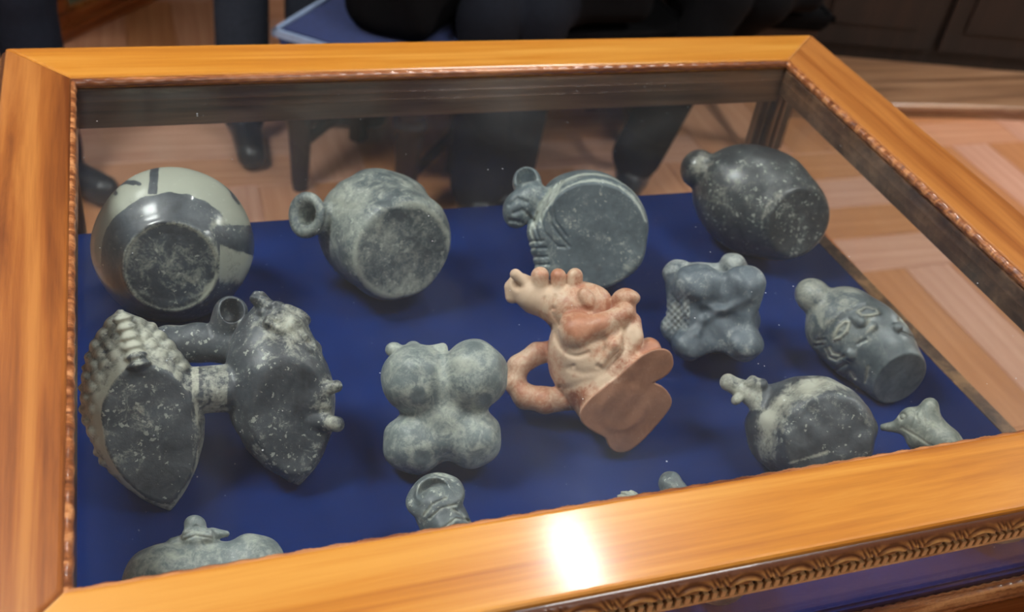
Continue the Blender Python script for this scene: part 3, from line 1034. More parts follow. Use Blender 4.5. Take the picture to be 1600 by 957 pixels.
vessel('double_vessel', 'large double-chambered black vessel, knobbed almond chamber joined to an animal-headed one by a tube', 'vessel', M_crusted, f_double,
       (112, 435, -115), (556, 806, 95), pale_double,
       parts=(('connecting_tube', lambda x, y, z: (x > 303) & (x < 352) & (z > -28)),
              ('spout', lambda x, y, z: (x > 318) & (x < 398) & (y < 506) & (z < -4)),
              ('strap_handle', lambda x, y, z: (x > 250) & (x < 372) & (y < 585) & (z < -26)),
              ('foot', lambda x, y, z: (x > 503) & (y > 590) & (y < 625)),
              ('foot', lambda x, y, z: (x > 503) & (y > 643) & (y < 690)),
              ('crest', lambda x, y, z: (z > 30) & (x < 240) & (y < 576)),
              ('base_plate', lambda x, y, z: (x < 318) & ((x - 231) * n5a[0] + (y - 668) * n5a[1] + (z - 48) * n5a[2] > -3)),
              ('base_plate', lambda x, y, z: (x > 345) & (y > 560) & ((x - 437) * n5b[0] + (y - 650) * n5b[1] + (z - 50) * n5b[2] > -3)),
              ('animal_head', lambda x, y, z: (x > 395) & (y < 560) & (z > 0)),
              ('knobbed_chamber', lambda x, y, z: (x < 304))), whole='animal_chamber', group=G_)

# 6 -- four-lobed vessel
def f_lobes(p):
    d = union(20, ell(p, (651, 593, 10), (54, 55, 60)), ell(p, (740, 587, 14), (53, 56, 62), -8), ell(p, (648, 693, -6), (50, 48, 50)), ell(p, (737, 686, -4), (47, 46, 48)))
    d = smin(d, ell(p, (694, 638, 0), (46, 70, 46)), 20)
    bp = union(4, ell(p, (613, 546, -8), (13, 12, 12)), ell(p, (647, 544, -4), (12, 11, 12)), cap(p, (662, 548, 0), (690, 545, -4), 9, 9), cap(p, (620, 552, -10), (646, 552, -10), 11))
    d = smin(d, bp, 6)
    for c in ((655, 620), (755, 625), (660, 712), (748, 715)):
        d = d + 2.0 * gs(length(p[0] - c[0], p[1] - c[1]), 8) * (p[2] > 10)
    return d + lump(p, 50, 1.2, 7)
def pale_lobes(p):
    x, y, z = p
    s = 0.1 * gs(x - 694, 30)
    for c in ((655, 620), (755, 628), (660, 712), (748, 715)):
        s = s - 0.3 * gs(length(x - c[0], y - c[1]), 14) + 0.25 * gs(length(x - c[0], y - c[1]) - 17, 6)
    return s
vessel('four_lobed_vessel', 'pale grey-green vessel of four round lobes, left of the terracotta piece', 'vessel', M_lobed, f_lobes,
       (582, 515, -80), (810, 760, 85), pale_lobes,
       parts=(('animal_head', lambda x, y, z: (y < 552) & (x < 700) & (x < 632 + (552 - y) * 2.5)),
              ('lobe', lambda x, y, z: (x < 690) & (y < 641)), ('lobe', lambda x, y, z: (x > 697) & (y < 641)),
              ('lobe', lambda x, y, z: (x < 690) & (y > 643)), ('lobe', lambda x, y, z: (x > 697) & (y > 643))), group=G_)

# 7 -- terracotta effigy
def f_terra(p):
    body = union(16, cap(p, (925, 545, 0), (955, 615, 0), 66, 62), ell(p, (905, 560, -10), (48, 70, 50)))
    out7 = [(912, 640), (930, 620), (968, 592), (1002, 562), (1026, 551), (1040, 556), (1043, 570), (1032, 584), (1004, 598), (1026, 606), (1042, 622), (1040, 638), (1010, 672), (984, 697), (966, 702), (955, 692), (950, 676), (926, 664), (914, 654)]
    sole = poly2(p, rounded(out7)) - 6.5
    pl7 = plane(p, (985, 630, 40), (0.34, 0.42, 0.84))
    sole = smax(smax(sole, pl7, 3), -pl7 - 30, 10)
    body = smax(body, poly2(p, [(840, 440), (1010, 440), (1052, 560), (1000, 600), (1045, 620), (975, 712), (900, 690), (840, 600)]) - 4, 14)
    body = smax(body, pl7, 2.5)
    body = smin(body, sole, 6)
    knee = sph(p, (902, 519, 46), 30)
    arm = tube(p, [(904, 520, 54), (940, 510, 62), (974, 493, 46)], [24, 16, 17], 8)
    leg2 = union(5, tube(p, [(966, 512, 50), (956, 540, 62), (940, 566, 64)], [8, 13, 7], 6), tube(p, [(984, 505, 36), (986, 530, 46), (972, 560, 54)], [16, 15, 12], 8))
    thigh = tube(p, [(1012, 548, 22), (975, 572, 44), (928, 616, 44)], [20, 22, 18], 8)
    neck = union(4, cap(p, (972, 500, 20), (976, 470, 18), 21, 17), ell(p, (978, 467, 20), (22, 14, 20)))
    chest = union(14, ell(p, (905, 482, 6), (54, 40, 40), -10), cap(p, (890, 480, 5), (835, 462, 10), 36, 28))
    ear = ell(p, (917, 468, 44), (12, 18, 12), -25)
    cup = union(8, cap(p, (835, 462, 8), (812, 448, 5), 27, 22))
    cup = smax(cup, -sph(p, (812, 440, 30), 15), 5)
    fg = union(3, cap(p, (826, 446, 22), (806, 430, 26), 9, 9), cap(p, (845, 452, 24), (845, 433, 30), 13, 14), cap(p, (872, 452, 24), (873, 433, 28), 12, 13), cap(p, (896, 455, 20), (898, 433, 24), 13, 13), cap(p, (800, 462, 4), (797, 448, 8), 11, 10))
    hd = tube(p, [(882, 545, -18), (838, 552, -18), (808, 572, -16), (802, 598, -14), (818, 620, -12), (850, 626, -12), (892, 622, -14)], [17, 17, 17, 17, 19, 20, 20], 6)
    d = union(9, body, chest)
    d = union(6, d, knee, arm, leg2, thigh, neck)
    d = union(5, d, ear, cup, hd)
    d = smin(d, fg, 4)
    for q, w, a in ((arc(902, 519, 33, 38, 175, 60), 4, 2.6), ([(890, 576), (912, 583), (935, 580), (955, 566), (972, 545), (984, 525)], 6, 2.0), ([(934, 572), (942, 552), (956, 532), (970, 516)], 4, 2.0),
                    ([(852, 468), (848, 490), (862, 515)], 3, 2.2), ([(868, 465), (862, 488), (876, 510)], 3, 2.0), ([(882, 608), (905, 600), (930, 590), (950, 580)], 6, 1.6)):
        d = d + a * gs(seg2(p, q), w) * (p[2] > 0)
    for c in ((866, 484), (860, 510), (897, 572), (876, 604)):
        d = d + 3.0 * gs(length(p[0] - c[0], p[1] - c[1]), 3.2) * (p[2] > 0)
    return d + lump(p, 40, 0.7, 8)
def pale_terra(p):
    x, y, z = p
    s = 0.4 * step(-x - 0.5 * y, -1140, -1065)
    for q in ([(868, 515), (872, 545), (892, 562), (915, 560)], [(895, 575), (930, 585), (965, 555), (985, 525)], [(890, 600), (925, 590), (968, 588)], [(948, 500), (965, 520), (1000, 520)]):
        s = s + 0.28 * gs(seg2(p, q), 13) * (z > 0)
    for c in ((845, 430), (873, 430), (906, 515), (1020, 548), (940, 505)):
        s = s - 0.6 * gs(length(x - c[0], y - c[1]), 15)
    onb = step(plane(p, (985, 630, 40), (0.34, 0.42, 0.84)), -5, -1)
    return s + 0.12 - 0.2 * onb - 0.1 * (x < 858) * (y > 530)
pb7 = nrm((0.34, 0.42, 0.84))
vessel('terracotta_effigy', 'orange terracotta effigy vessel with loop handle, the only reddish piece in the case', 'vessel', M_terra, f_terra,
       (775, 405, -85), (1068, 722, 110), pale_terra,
       parts=(('loop_handle', lambda x, y, z: (x < 874) & (y > 528) & (z < 20)),
              ('finger', lambda x, y, z: (y < 446) & (x > 804) & (x < 833) & (z > 8)),
              ('finger', lambda x, y, z: (y < 446) & (x >= 833) & (x < 859)),
              ('finger', lambda x, y, z: (y < 446) & (x >= 859) & (x < 885)),
              ('finger', lambda x, y, z: (y < 446) & (x >= 885) & (x < 915)),
              ('spout', lambda x, y, z: (y < 482) & (x > 950)),
              ('base_plate', lambda x, y, z: ((x - 985) * pb7[0] + (y - 630) * pb7[1] + (z - 40) * pb7[2] > -2.5), M_terra_base),
              ('forearm', lambda x, y, z: (x < 862) & (y < 528))), group=G_)

# 8 -- knobbed block-shaped vessel
def f_knob(p):
    d = rbox(p, (1124, 488, -4), (58, 62, 46), 18)
    d = union(10, d, rbox(p, (1086, 486, -26), (45, 54, 34), 16), rbox(p, (1112, 462, -36), (60, 52, 24), 16))
    b = union(8, ell(p, (1090, 446, 26), (38, 33, 33)), ell(p, (1163, 448, 24), (31, 31, 32)), ell(p, (1080, 536, 24), (31, 26, 30)), ell(p, (1162, 537, 24), (30, 25, 30)))
    bk = union(6, ell(p, (1060, 426, -16), (26, 22, 26)), ell(p, (1146, 412, -18), (20, 19, 22)), ell(p, (1044, 512, -12), (12, 16, 16)), ell(p, (1166, 500, -30), (24, 24, 24)))
    d = union(12, d, b)
    d = smin(d, bk, 8)
    d = d + 2 * gs(p[1] - 494, 20) * gs(p[0] - 1118, 40) * (p[2] > 10) + 3.5 * gs(p[0] - 1120, 18) * step(p[1], 500, 560) * (p[2] > 0)
    for q in ([(1098, 478), (1130, 486), (1168, 468)], [(1100, 500), (1128, 486)], [(1100, 500), (1090, 520)]):
        d = d - 4.0 * gs(seg2(p, q), 7) * (p[2] > 10)
    grit = np.sin(p[0] / 1.7) * np.sin(p[1] / 1.7) * 1.2 * (p[0] < 1078) * gs(p[1] - 492, 28)
    return d + grit + lump(p, 45, 1.6, 9)
def pale_knob(p):
    return 0.4 * (p[0] < 1078) * gs(p[1] - 492, 24) + 0.35 * step(-p[1], -445, -415) * (p[2] < 30) - 0.12 * gs(length(p[0] - 1130, p[1] - 470), 40)
vessel('knobbed_vessel', 'small slate grey blocky vessel with rounded knobs at its corners', 'vessel', M_slate, f_knob,
       (1018, 380, -75), (1206, 576, 75), pale_knob,
       parts=(('knob', lambda x, y, z: (x < 1116) & (y < 472) & (z > 4)), ('knob', lambda x, y, z: (x > 1128) & (y < 472) & (z > 4)),
              ('knob', lambda x, y, z: (x < 1106) & (y > 512) & (z > -5)), ('knob', lambda x, y, z: (x > 1132) & (y > 512) & (z > -5)),
              ('knob', lambda x, y, z: (x < 1080) & (y < 446)), ('knob', lambda x, y, z: (x > 1126) & (y < 428))), group=G_)

# 9 -- portrait bottle
n9 = nrm((0.52, 0.56, 0.65))
U9 = nrm((0.80, 0.60, 0.0)); 
eyeL = [(1304, 527), (1309, 513), (1321, 504), (1327, 506), (1324, 518), (1313, 528), (1304, 531)]
eyeR = [(1340, 488), (1352, 482), (1368, 485), (1372, 491), (1360, 494), (1346, 495), (1340, 489)]
def f_face(p):
    d = union(18, cap(p, (1316, 508, -6), (1372, 552, 0), 60, 58), ell(p, (1345, 528, 0), (78, 62, 58), 37))
    d = smin(d, cap(p, (1372, 552, 0), (1392, 578, 10), 56, 52), 10)
    d = smax(d, plane(p, (1399, 588, 32), n9), 2.5)
    nk = union(6, cap(p, (1300, 492, 0), (1278, 470, 4), 34, 24), ell(p, (1270, 463, 6), (32, 27, 30), 35))
    nk = smax(nk, -cap(p, (1262, 456, -4), (1236, 434, -22), 18), 4)
    d = smin(d, nk, 8)
    band = gs(seg2(p, [(1281, 524), (1296, 503), (1322, 484), (1352, 474)]), 5)
    d = d - 3.0 * band * (p[2] > 0)
    nose = union(4, cap(p, (1334, 498, 54), (1344, 503, 60), 8, 9), sph(p, (1352, 506, 54), 6))
    mouth = union(3, cap(p, (1346, 526, 54), (1364, 512, 56), 6, 6))
    ears = union(3, sph(p, (1329, 553, 52), 10), sph(p, (1400, 513, 42), 9), torus(p, (1329, 553, 50), (0, 0.3, 1), 12, 3))
    d = union(4, d, nose, mouth, ears)
    for q in (eyeL, eyeR):
        d = d - 3.4 * gs(seg2(p, q), 2.8) * (p[2] > 10)
    for c in ((1315, 516), (1356, 489)):
        d = d - 1.6 * gs(length(p[0] - c[0], p[1] - c[1]), 5) * (p[2] > 10)
    for q in ([(1291, 545), (1296, 558), (1306, 562), (1320, 556)], [(1297, 543), (1302, 552), (1312, 554)], [(1320, 592), (1328, 578), (1336, 590)], [(1352, 595), (1356, 572)], [(1404, 500), (1416, 508), (1420, 498)],
              [(1406, 520), (1425, 528), (1436, 534)], [(1276, 533), (1288, 531)], [(1274, 540), (1286, 539)], [(1300, 580), (1322, 568)], [(1340, 538), (1352, 532)]):
        d = d + 2.8 * gs(seg2(p, q), 2.6) * (p[2] > 5)
    return d + lump(p, 60, 0.8, 10)
def pale_face(p):
    s = 0
    for q in (eyeL, eyeR, [(1291, 545), (1296, 558), (1306, 562), (1320, 556)], [(1297, 543), (1302, 552), (1312, 554)], [(1320, 592), (1328, 578), (1336, 590)], [(1352, 595), (1356, 572)],
              [(1346, 526), (1364, 512)], [(1404, 500), (1416, 508), (1420, 498)]):
        s = np.maximum(s, gs(seg2(p, q), 3))
    onb = step(plane(p, (1399, 588, 32), n9), -5, -1)
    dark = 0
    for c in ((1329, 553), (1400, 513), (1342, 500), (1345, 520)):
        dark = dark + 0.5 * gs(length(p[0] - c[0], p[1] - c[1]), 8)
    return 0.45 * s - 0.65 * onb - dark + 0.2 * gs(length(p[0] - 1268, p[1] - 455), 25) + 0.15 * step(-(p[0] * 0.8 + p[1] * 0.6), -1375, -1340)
vessel('portrait_bottle', 'polished grey bottle moulded as a face with round ear spools, near the right glass', 'bottle', M_face, f_face,
       (1215, 420, -95), (1468, 650, 95), pale_face, h=1.6,
       parts=(('base_disc', lambda x, y, z: ((x - 1399) * n9[0] + (y - 588) * n9[1] + (z - 32) * n9[2] > -3)),
              ('mouth', lambda x, y, z: (x * 0.8 + y * 0.6 < 1330)),
              ('ear_spool', lambda x, y, z: (np.hypot(x - 1329, y - 553) < 13) & (z > 40)),
              ('ear_spool', lambda x, y, z: (np.hypot(x - 1400, y - 513) < 10) & (z > 32))), group=G_)

# 10 -- gourd vessel with a small animal head
n10 = nrm((0.22, 0.16, 0.96))
def f_gourd(p):
    d = union(22, ell(p, (1262, 672, -14), (100, 84, 74), 8), cap(p, (1270, 674, 0), (1284, 680, 18), 76, 80))
    d = smax(d, plane(p, (1290, 684, 62), n10), 6)
    for c, r in (((1200, 640), 14), ((1238, 612), 14), ((1272, 600), 12), ((1186, 690), 14)):
        d = d + 6 * gs(length(p[0] - c[0], p[1] - c[1]), r) * (p[2] > -10)
    hd = union(6, cap(p, (1200, 634, -4), (1160, 608, 8), 30, 17), cap(p, (1160, 608, 8), (1136, 599, 12), 15, 13), sph(p, (1174, 594, 18), 9), sph(p, (1150, 624, 22), 9), cap(p, (1168, 598, 20), (1188, 602, 16), 8, 9))
    d = smin(d, hd, 8)
    return d + lump(p, 50, 1.6, 11)
def pale_gourd(p):
    x, y, z = p
    onb = step(plane(p, (1290, 684, 62), n10), -8, -2)
    rho = length((x - 1287) / 1.05, y - 684)
    return 0.5 * gs(rho - 84, 14) * step(-x - y, -1990, -1880) - 0.03 * onb + 0.4 * ((x < 1190) & (y < 642)) + 0.5 * gs(length(x - 1194, y - 652), 12) + 0.4 * gs(length(x - 1262, y - 612), 16) + 0.5 * gs(seg2(p, [(1235, 722), (1290, 706)]), 3)
vessel('gourd_vessel', 'dark gourd-like vessel with a tiny animal-head spout, its flat base facing the near rail', 'vessel', M_crusted, f_gourd,
       (1108, 568, -110), (1388, 780, 95), pale_gourd,
       parts=(('base_disc', lambda x, y, z: ((x - 1290) * n10[0] + (y - 684) * n10[1] + (z - 62) * n10[2] > -5)),
              ('animal_head', lambda x, y, z: (x + 0.5 * y < 1508) & (y < 650))), group=G_)

# 11 -- bird-headed vessel at the right end of the near rail
def f_bird(p):
    hd = union(10, ell(p, (1432, 660, 10), (34, 25, 26), 20), ell(p, (1450, 640, 6), (17, 20, 20), 20), cap(p, (1440, 680, 8), (1470, 696, 0), 28, 30), cap(p, (1456, 660, 4), (1478, 690, 0), 18, 22))
    bk = cap(p, (1412, 664, 10), (1376, 666, 6), 13, 6)
    d = smin(hd, bk, 12)
    bd = union(12, ell(p, (1540, 778, -8), (92, 68, 70), 18), cap(p, (1474, 702, 0), (1510, 745, -5), 26, 44))
    d = smin(d, bd, 14)
    for q in ([(1408, 668), (1432, 682), (1456, 698)], [(1428, 640), (1436, 662)], [(1436, 636), (1424, 668)], [(1442, 640), (1452, 668)]):
        d = d + 1.6 * gs(seg2(p, q), 2.2) * (p[2] > 0)
    d = d + 2.2 * gs(np.abs(length(p[0] - 1409, p[1] - 650) - 5), 1.8) * (p[2] > 5) * (p[0] < 1440)
    return d + lump(p, 45, 0.8, 12)
vessel('bird_vessel', 'pale grey bird-headed vessel with pointed beak, at the right end of the near rail', 'vessel', M_bird, f_bird,
       (1358, 606, -95), (1650, 868, 75), lambda p: 0.2 * gs(seg2(p, [(1408, 668), (1432, 682), (1456, 698)]), 3) + 0.05 * lump(p, 30, 2, 3),
       parts=(('beak', lambda x, y, z: (x < 1402) & (y < 690)), ('head', lambda x, y, z: (x + 0.6 * y < 1893))), group=G_)

# 12 -- flared bottle, cut by the near rail
def f_flared(p):
    lip = union(6, torus(p, (680, 776, 0), (-0.25, -0.62, 0.74), 36, 12), cap(p, (680, 778, -4), (684, 796, -10), 36, 38))
    lip = smax(lip, -cap(p, (682, 782, 4), (676, 766, 26), 24, 26), 6)
    nk = union(8, cap(p, (686, 796, 0), (700, 836, 0), 38, 42), ell(p, (716, 822, 26), (22, 20, 18), 35), ell(p, (696, 826, 32), (18, 16, 16)))
    bd = ell(p, (730, 898, -10), (88, 70, 70), 30)
    d = union(9, smin(lip, nk, 6), bd)
    hn = tube(p, [(668, 850, -30), (634, 852, -32), (616, 853, -30), (622, 885, -30), (676, 898, -20)], 9, 5)
    d = smin(d, hn, 5)
    for q in ([(664, 806), (676, 790), (696, 780)], [(672, 812), (690, 796), (712, 790)], [(690, 830), (712, 812), (736, 815)], [(692, 838), (712, 822), (734, 826)], [(706, 796), (722, 806), (738, 824)]):
        d = d + 2.0 * gs(seg2(p, q), 2.2) * (p[2] > 0)
    return d + lump(p, 50, 0.9, 13)
def pale_flared(p):
    s = 0
    for q in ([(664, 806), (676, 790), (696, 780)], [(672, 812), (690, 796), (712, 790)], [(690, 830), (712, 812), (736, 815)], [(706, 796), (722, 806), (738, 824)]):
        s = np.maximum(s, gs(seg2(p, q), 3))
    return 0.4 * s
vessel('flared_bottle', 'grey bottle with wide flared mouth, half hidden by the near rail below the four-lobed vessel', 'bottle', M_grey, f_flared,
       (598, 728, -95), (830, 980, 70), pale_flared,
       parts=(('flared_mouth', lambda x, y, z: (y < 795) & (y + 0.25 * x < 966)),
              ('loop_handle', lambda x, y, z: (x < 662) & (y > 836) & (z < -10))), group=G_)

# 13 -- two-lobed vessel, cut by the near rail on the left
def f_two(p):
    d = union(26, ell(p, (264, 915, 0), (72, 66, 64)), ell(p, (398, 888, 0), (52, 54, 54)), ell(p, (330, 900, -6), (60, 56, 52)))
    hd = union(6, cap(p, (305, 848, 8), (306, 822, 6), 22, 16), sph(p, (304, 818, 6), 15), cap(p, (296, 838, 18), (322, 838, 18), 12, 12), cap(p, (332, 834, 4), (354, 834, 2), 9, 6), cap(p, (272, 850, 4), (286, 844, 6), 10, 8))
    d = smin(d, hd, 8)
    for q in ([(288, 838), (304, 830), (326, 834)], [(292, 830), (306, 823), (322, 828)], [(286, 846), (306, 838), (330, 842)]):
        d = d + 1.6 * gs(seg2(p, q), 2.0) * (p[2] > 0)
    return d + lump(p, 55, 1.1, 14)
vessel('two_lobed_vessel', 'pale grey two-lobed vessel with small head, cut off by the near rail at left', 'vessel', M_lobed, f_two,
       (176, 788, -85), (466, 1000, 85), lambda p: 0.15 * gs(length(p[0] - 262, p[1] - 880), 26) + 0.15 * gs(length(p[0] - 400, p[1] - 862), 26),
       parts=(('head', lambda x, y, z: (y < 846) & (x > 268) & (x < 362)), ('lobe', lambda x, y, z: x < 318), ('lobe', lambda x, y, z: x > 352)), whole='saddle', group=G_)

# 14, 15 -- two vessels of which only the spouts rise above the near rail
def f_ring(p):
    d = union(8, cap(p, (981, 785, 4), (990, 836, 0), 20, 22), ell(p, (990, 905, -10), (58, 58, 56)))
    u = p[1] - 0.45 * (p[0] - 980)
    return d + 1.3 * np.sin(u / 1.4) * step(-p[1], -840, -825) + lump(p, 40, 0.6, 15)
vessel('ringed_bottle', 'grey bottle whose ringed spout tip just peeps over the middle of the near rail', 'bottle', M_bird, f_ring,
       (922, 764, -80), (1056, 972, 60), lambda p: 0.25 + 0 * p[0], parts=(('spout', lambda x, y, z: y < 842),), group=G_)
def f_tubed(p):
    d = union(8, cap(p, (1046, 754, 4), (1084, 824, 0), 19, 25), ell(p, (1122, 886, -10), (58, 60, 58)))
    return d + lump(p, 40, 0.8, 16)
vessel('tubular_bottle', 'dark grey bottle with a plain tubular spout leaning over the near rail', 'bottle', M_grey, f_tubed,
       (1012, 726, -85), (1196, 960, 65), None, parts=(('spout', lambda x, y, z: y < 836),), group=G_)

# ================================================================== chairs and people behind the case
M_dark_navy = plain_mat('dark_navy_trouser_cloth', srgb(16, 19, 27), 0.9, 0.15, 90, 0.2)
def chair(label, loc, rz, seat_mat, frame_mat, turned=True, w=0.42, dpt=0.42):
    r = empty('chair', loc, label, 'chair', 'chairs behind the display case', rz)
    hw, hd = w / 2, dpt / 2
    bm = bmesh.new(); add_box(bm, -hw - 0.02, hw + 0.02, -hd - 0.02, hd + 0.02, 0.405, 0.455)
    bmesh.ops.bevel(bm, geom=bm.edges[:], offset=0.014, segments=3, affect='EDGES')
    s = link('seat', bm_mesh(bm, 'seat', False), seat_mat, r)
    bm = bmesh.new()
    for a, b in (((-hw - .02, -hd - .02), (hw + .02, -hd - .02)), ((hw + .02, -hd - .02), (hw + .02, hd + .02)), ((hw + .02, hd + .02), (-hw - .02, hd + .02)), ((-hw - .02, hd + .02), (-hw - .02, -hd - .02))):
        dx, dy = b[0] - a[0], b[1] - a[1]
        ex, ey = (0.006, 0.006)
        add_box(bm, min(a[0], b[0]) - ex, max(a[0], b[0]) + ex, min(a[1], b[1]) - ey, max(a[1], b[1]) + ey, 0.438, 0.455)
    link('piping', bm_mesh(bm, 'piping'), M_piping if seat_mat is M_blue_seat else M_black_cloth, s)
    box('seat_frame', -hw, hw, -hd, hd, 0.35, 0.404, frame_mat, r, 0.004)
    for sx in (-1, 1):
        for sy in (-1, 1):
            top = 0.36 if sy < 0 else 0.95
            bm = bmesh.new()
            c = (sx * (hw - 0.022), sy * (hd - 0.022))
            if turned and sy < 0:
                add_lathe(bm, [(0.019, 0), (0.023, 0.03), (0.031, 0.2), (0.036, 0.255), (0.025, 0.27), (0.042, 0.285), (0.042, 0.30), (0.027, 0.31), (0.040, 0.325), (0.040, 0.36)], 18, c)
                link('leg', bm_mesh(bm, 'leg', True), frame_mat, r)
            else:
                add_box(bm, c[0] - 0.021, c[0] + 0.021, c[1] - 0.021, c[1] + 0.021, 0, top)
                bmesh.ops.bevel(bm, geom=bm.edges[:], offset=0.004, segments=2, affect='EDGES')
                link('leg', bm_mesh(bm, 'leg'), frame_mat, r)
    box('backrest', -hw + 0.045, hw - 0.045, hd - 0.04, hd - 0.012, 0.6, 0.92, seat_mat, r, 0.008)
    for sx in (-1, 1):
        box('stretcher', sx * (hw - 0.022) - 0.01, sx * (hw - 0.022) + 0.01, -hd + 0.03, hd - 0.03, 0.12, 0.145, frame_mat, r, 0.003)
    return r

def person(label, J, cloth, trousers, loc_shift=(0, 0, 0), coat=None):
    """one continuous figure from joints; J in metres"""
    J = {k: tuple(np.array(v, float) + np.array(loc_shift)) for k, v in J.items()}
    def mid(a, b, t=0.5):
        return tuple(np.array(J[a]) * (1 - t) + np.array(J[b]) * t)
    pel = mid('hip_l', 'hip_r'); chest = mid('sh_l', 'sh_r')
    up = nrm(np.array(chest) - np.array(pel))
    neck = tuple(np.array(chest) + up * 0.06)
    head = np.array(J['head'])
    fwd = nrm(np.array(J['face']) - head)
    side = nrm(np.cross(fwd, (0, 0, 1)))
    hands = []
    def groups(p):
        tor = union(0.06, cap(p, pel, tuple(np.array(pel) * 0.4 + np.array(chest) * 0.6), 0.155, 0.15), cap(p, J['sh_l'], J['sh_r'], 0.075, 0.075), cap(p, tuple(np.array(pel) * 0.45 + np.array(chest) * 0.55), chest, 0.15, 0.11))
        for s in 'lr':
            tor = union(0.03, tor, cap(p, J['sh_' + s], J['el_' + s], 0.06, 0.047), cap(p, J['el_' + s], J['wr_' + s], 0.045, 0.036))
        if coat is not None:
            tor = smin(tor, coat(p), 0.05)
        leg = None
        for s in 'lr':
            l = union(0.03, cap(p, J['hip_' + s], J['kn_' + s], 0.098, 0.072), cap(p, J['kn_' + s], J['an_' + s], 0.072, 0.070))
            leg = l if leg is None else smin(leg, l, 0.02)
        shoe = None
        for s in 'lr':
            a = np.array(J['an_' + s]); t = np.array(J['toe_' + s])
            q = union(0.02, cap(p, (a[0], a[1], 0.048), (t[0], t[1], 0.040), 0.044, 0.038), cap(p, (a[0], a[1], 0.05), (a[0], a[1], 0.09), 0.045, 0.045))
            q = smax(q, 0.004 - p[2], 0.006)
            shoe = q if shoe is None else np.minimum(shoe, q)
        skin = union(0.02, cap(p, neck, tuple(head - np.array([0, 0, 0.07])), 0.055, 0.052), None_ell(p, head, fwd, side),
                     )
        nose = cap(p, tuple(head + fwd * 0.098 + np.array([0, 0, 0.012])), tuple(head + fwd * 0.116 - np.array([0, 0, 0.022])), 0.010, 0.015)
        skin = smin(skin, nose, 0.012)
        mouth = cap(p, tuple(head + fwd * 0.098 - np.array([0, 0, 0.058]) - side * 0.02), tuple(head + fwd * 0.098 - np.array([0, 0, 0.058]) + side * 0.02), 0.009)
        skin = smin(skin, mouth, 0.006)
        for sg in (-1, 1):
            skin = smin(skin, cap(p, tuple(head + side * 0.078 * sg + np.array([0, 0, 0.022])), tuple(head + side * 0.08 * sg - np.array([0, 0, 0.025])), 0.013, 0.010), 0.006)
            skin = smax(skin, -sph(p, tuple(head + fwd * 0.112 + side * 0.034 * sg + np.array([0, 0, 0.014])), 0.014), 0.01)
        for s in 'lr':
            w = np.array(J['wr_' + s]); e = np.array(J['el_' + s]); d_ = nrm(w - e)
            lat = nrm(np.cross(d_, (0.1, 0.2, 1))); dn = np.cross(lat, d_)
            dn = dn if dn[2] < 0 else -dn
            h = cap(p, tuple(w), tuple(w + d_ * 0.07), 0.03, 0.033)
            for i, ln in enumerate((0.075, 0.085, 0.08, 0.062)):
                a0 = w + d_ * 0.085 + lat * (i - 1.5) * 0.019
                a1 = a0 + d_ * ln * 0.55 + dn * 0.008
                a2 = a1 + d_ * ln * 0.35 + dn * 0.022
                h = smin(h, smin(cap(p, tuple(a0), tuple(a1), 0.0095, 0.009), cap(p, tuple(a1), tuple(a2), 0.009, 0.008), 0.004), 0.006)
            sg = 1 if s == 'l' else -1
            th = w + d_ * 0.03 + lat * 0.03 * sg
            h = smin(h, cap(p, tuple(th), tuple(th + d_ * 0.045 + lat * 0.022 * sg), 0.013, 0.010), 0.008)
            skin = np.minimum(skin, h)
        return tor, leg, shoe, skin
    def f(p):
        tor, leg, shoe, skin = groups(p)
        return union(0.015, smin(tor, leg, 0.05), shoe, skin)
    P = np.array([J[k] for k in J])
    lo = P.min(0) - 0.24; hi = P.max(0) + 0.2
    lo[2] = -0.01
    V, Q, Nn = surface(f, lo, hi, 0.0105)
    fc = V[Q].mean(1)
    gr = np.stack(groups([fc[:, 0], fc[:, 1], fc[:, 2]]), 1).argmin(1)
    o = np.array([P[:, 0].mean(), P[:, 1].mean(), 0])
    me = mesh_from('person', V - o, Q, Nn)
    for m in (cloth, trousers, M_shoe, M_skin):
        me.materials.append(m)
    me.polygons.foreach_set('material_index', gr.astype(np.int32))
    root = empty('person', tuple(o), label, 'person', 'people behind the display case')
    link('figure', me, None, root)
    def hairf(p):
        h = None_ell(p, head + np.array([0, 0, 0.012]) - fwd * 0.008, fwd, side, 0.012)
        return smax(smax(h, ((p[0] - head[0]) * fwd[0] + (p[1] - head[1]) * fwd[1]) - 0.062 - 0.5 * np.maximum(p[2] - head[2] - 0.06, 0), 0.01), (head[2] - 0.055) - p[2] + 0.5 * ((p[0] - head[0]) * fwd[0] + (p[1] - head[1]) * fwd[1]), 0.01)
    V, Q, Nn = surface(hairf, head - 0.17, head + 0.17, 0.008)
    link('hair', mesh_from('hair', V - o, Q, Nn), M_hair, root)
    for sg in (-1, 1):
        e = head + fwd * 0.092 + side * 0.034 * sg + np.array([0, 0, 0.014])
        bm = bmesh.new(); bmesh.ops.create_uvsphere(bm, u_segments=12, v_segments=8, radius=0.011)
        link('eye', bm_mesh(bm, 'eye', True), M_eye, root, tuple(e - o))
    return root

def None_ell(p, c, fwd, side, grow=0.0):
    x = (p[0] - c[0]) * fwd[0] + (p[1] - c[1]) * fwd[1] + (p[2] - c[2]) * fwd[2]
    y = (p[0] - c[0]) * side[0] + (p[1] - c[1]) * side[1] + (p[2] - c[2]) * side[2]
    z = p[2] - c[2]
    # skull and jaw
    return smin(ell([x, y, z], (-0.005, 0, 0.03), (0.098 + grow, 0.076 + grow, 0.095 + grow)), ell([x, y, z], (0.03, 0, -0.045), (0.068 + grow, 0.058 + grow, 0.075 + grow)), 0.03)

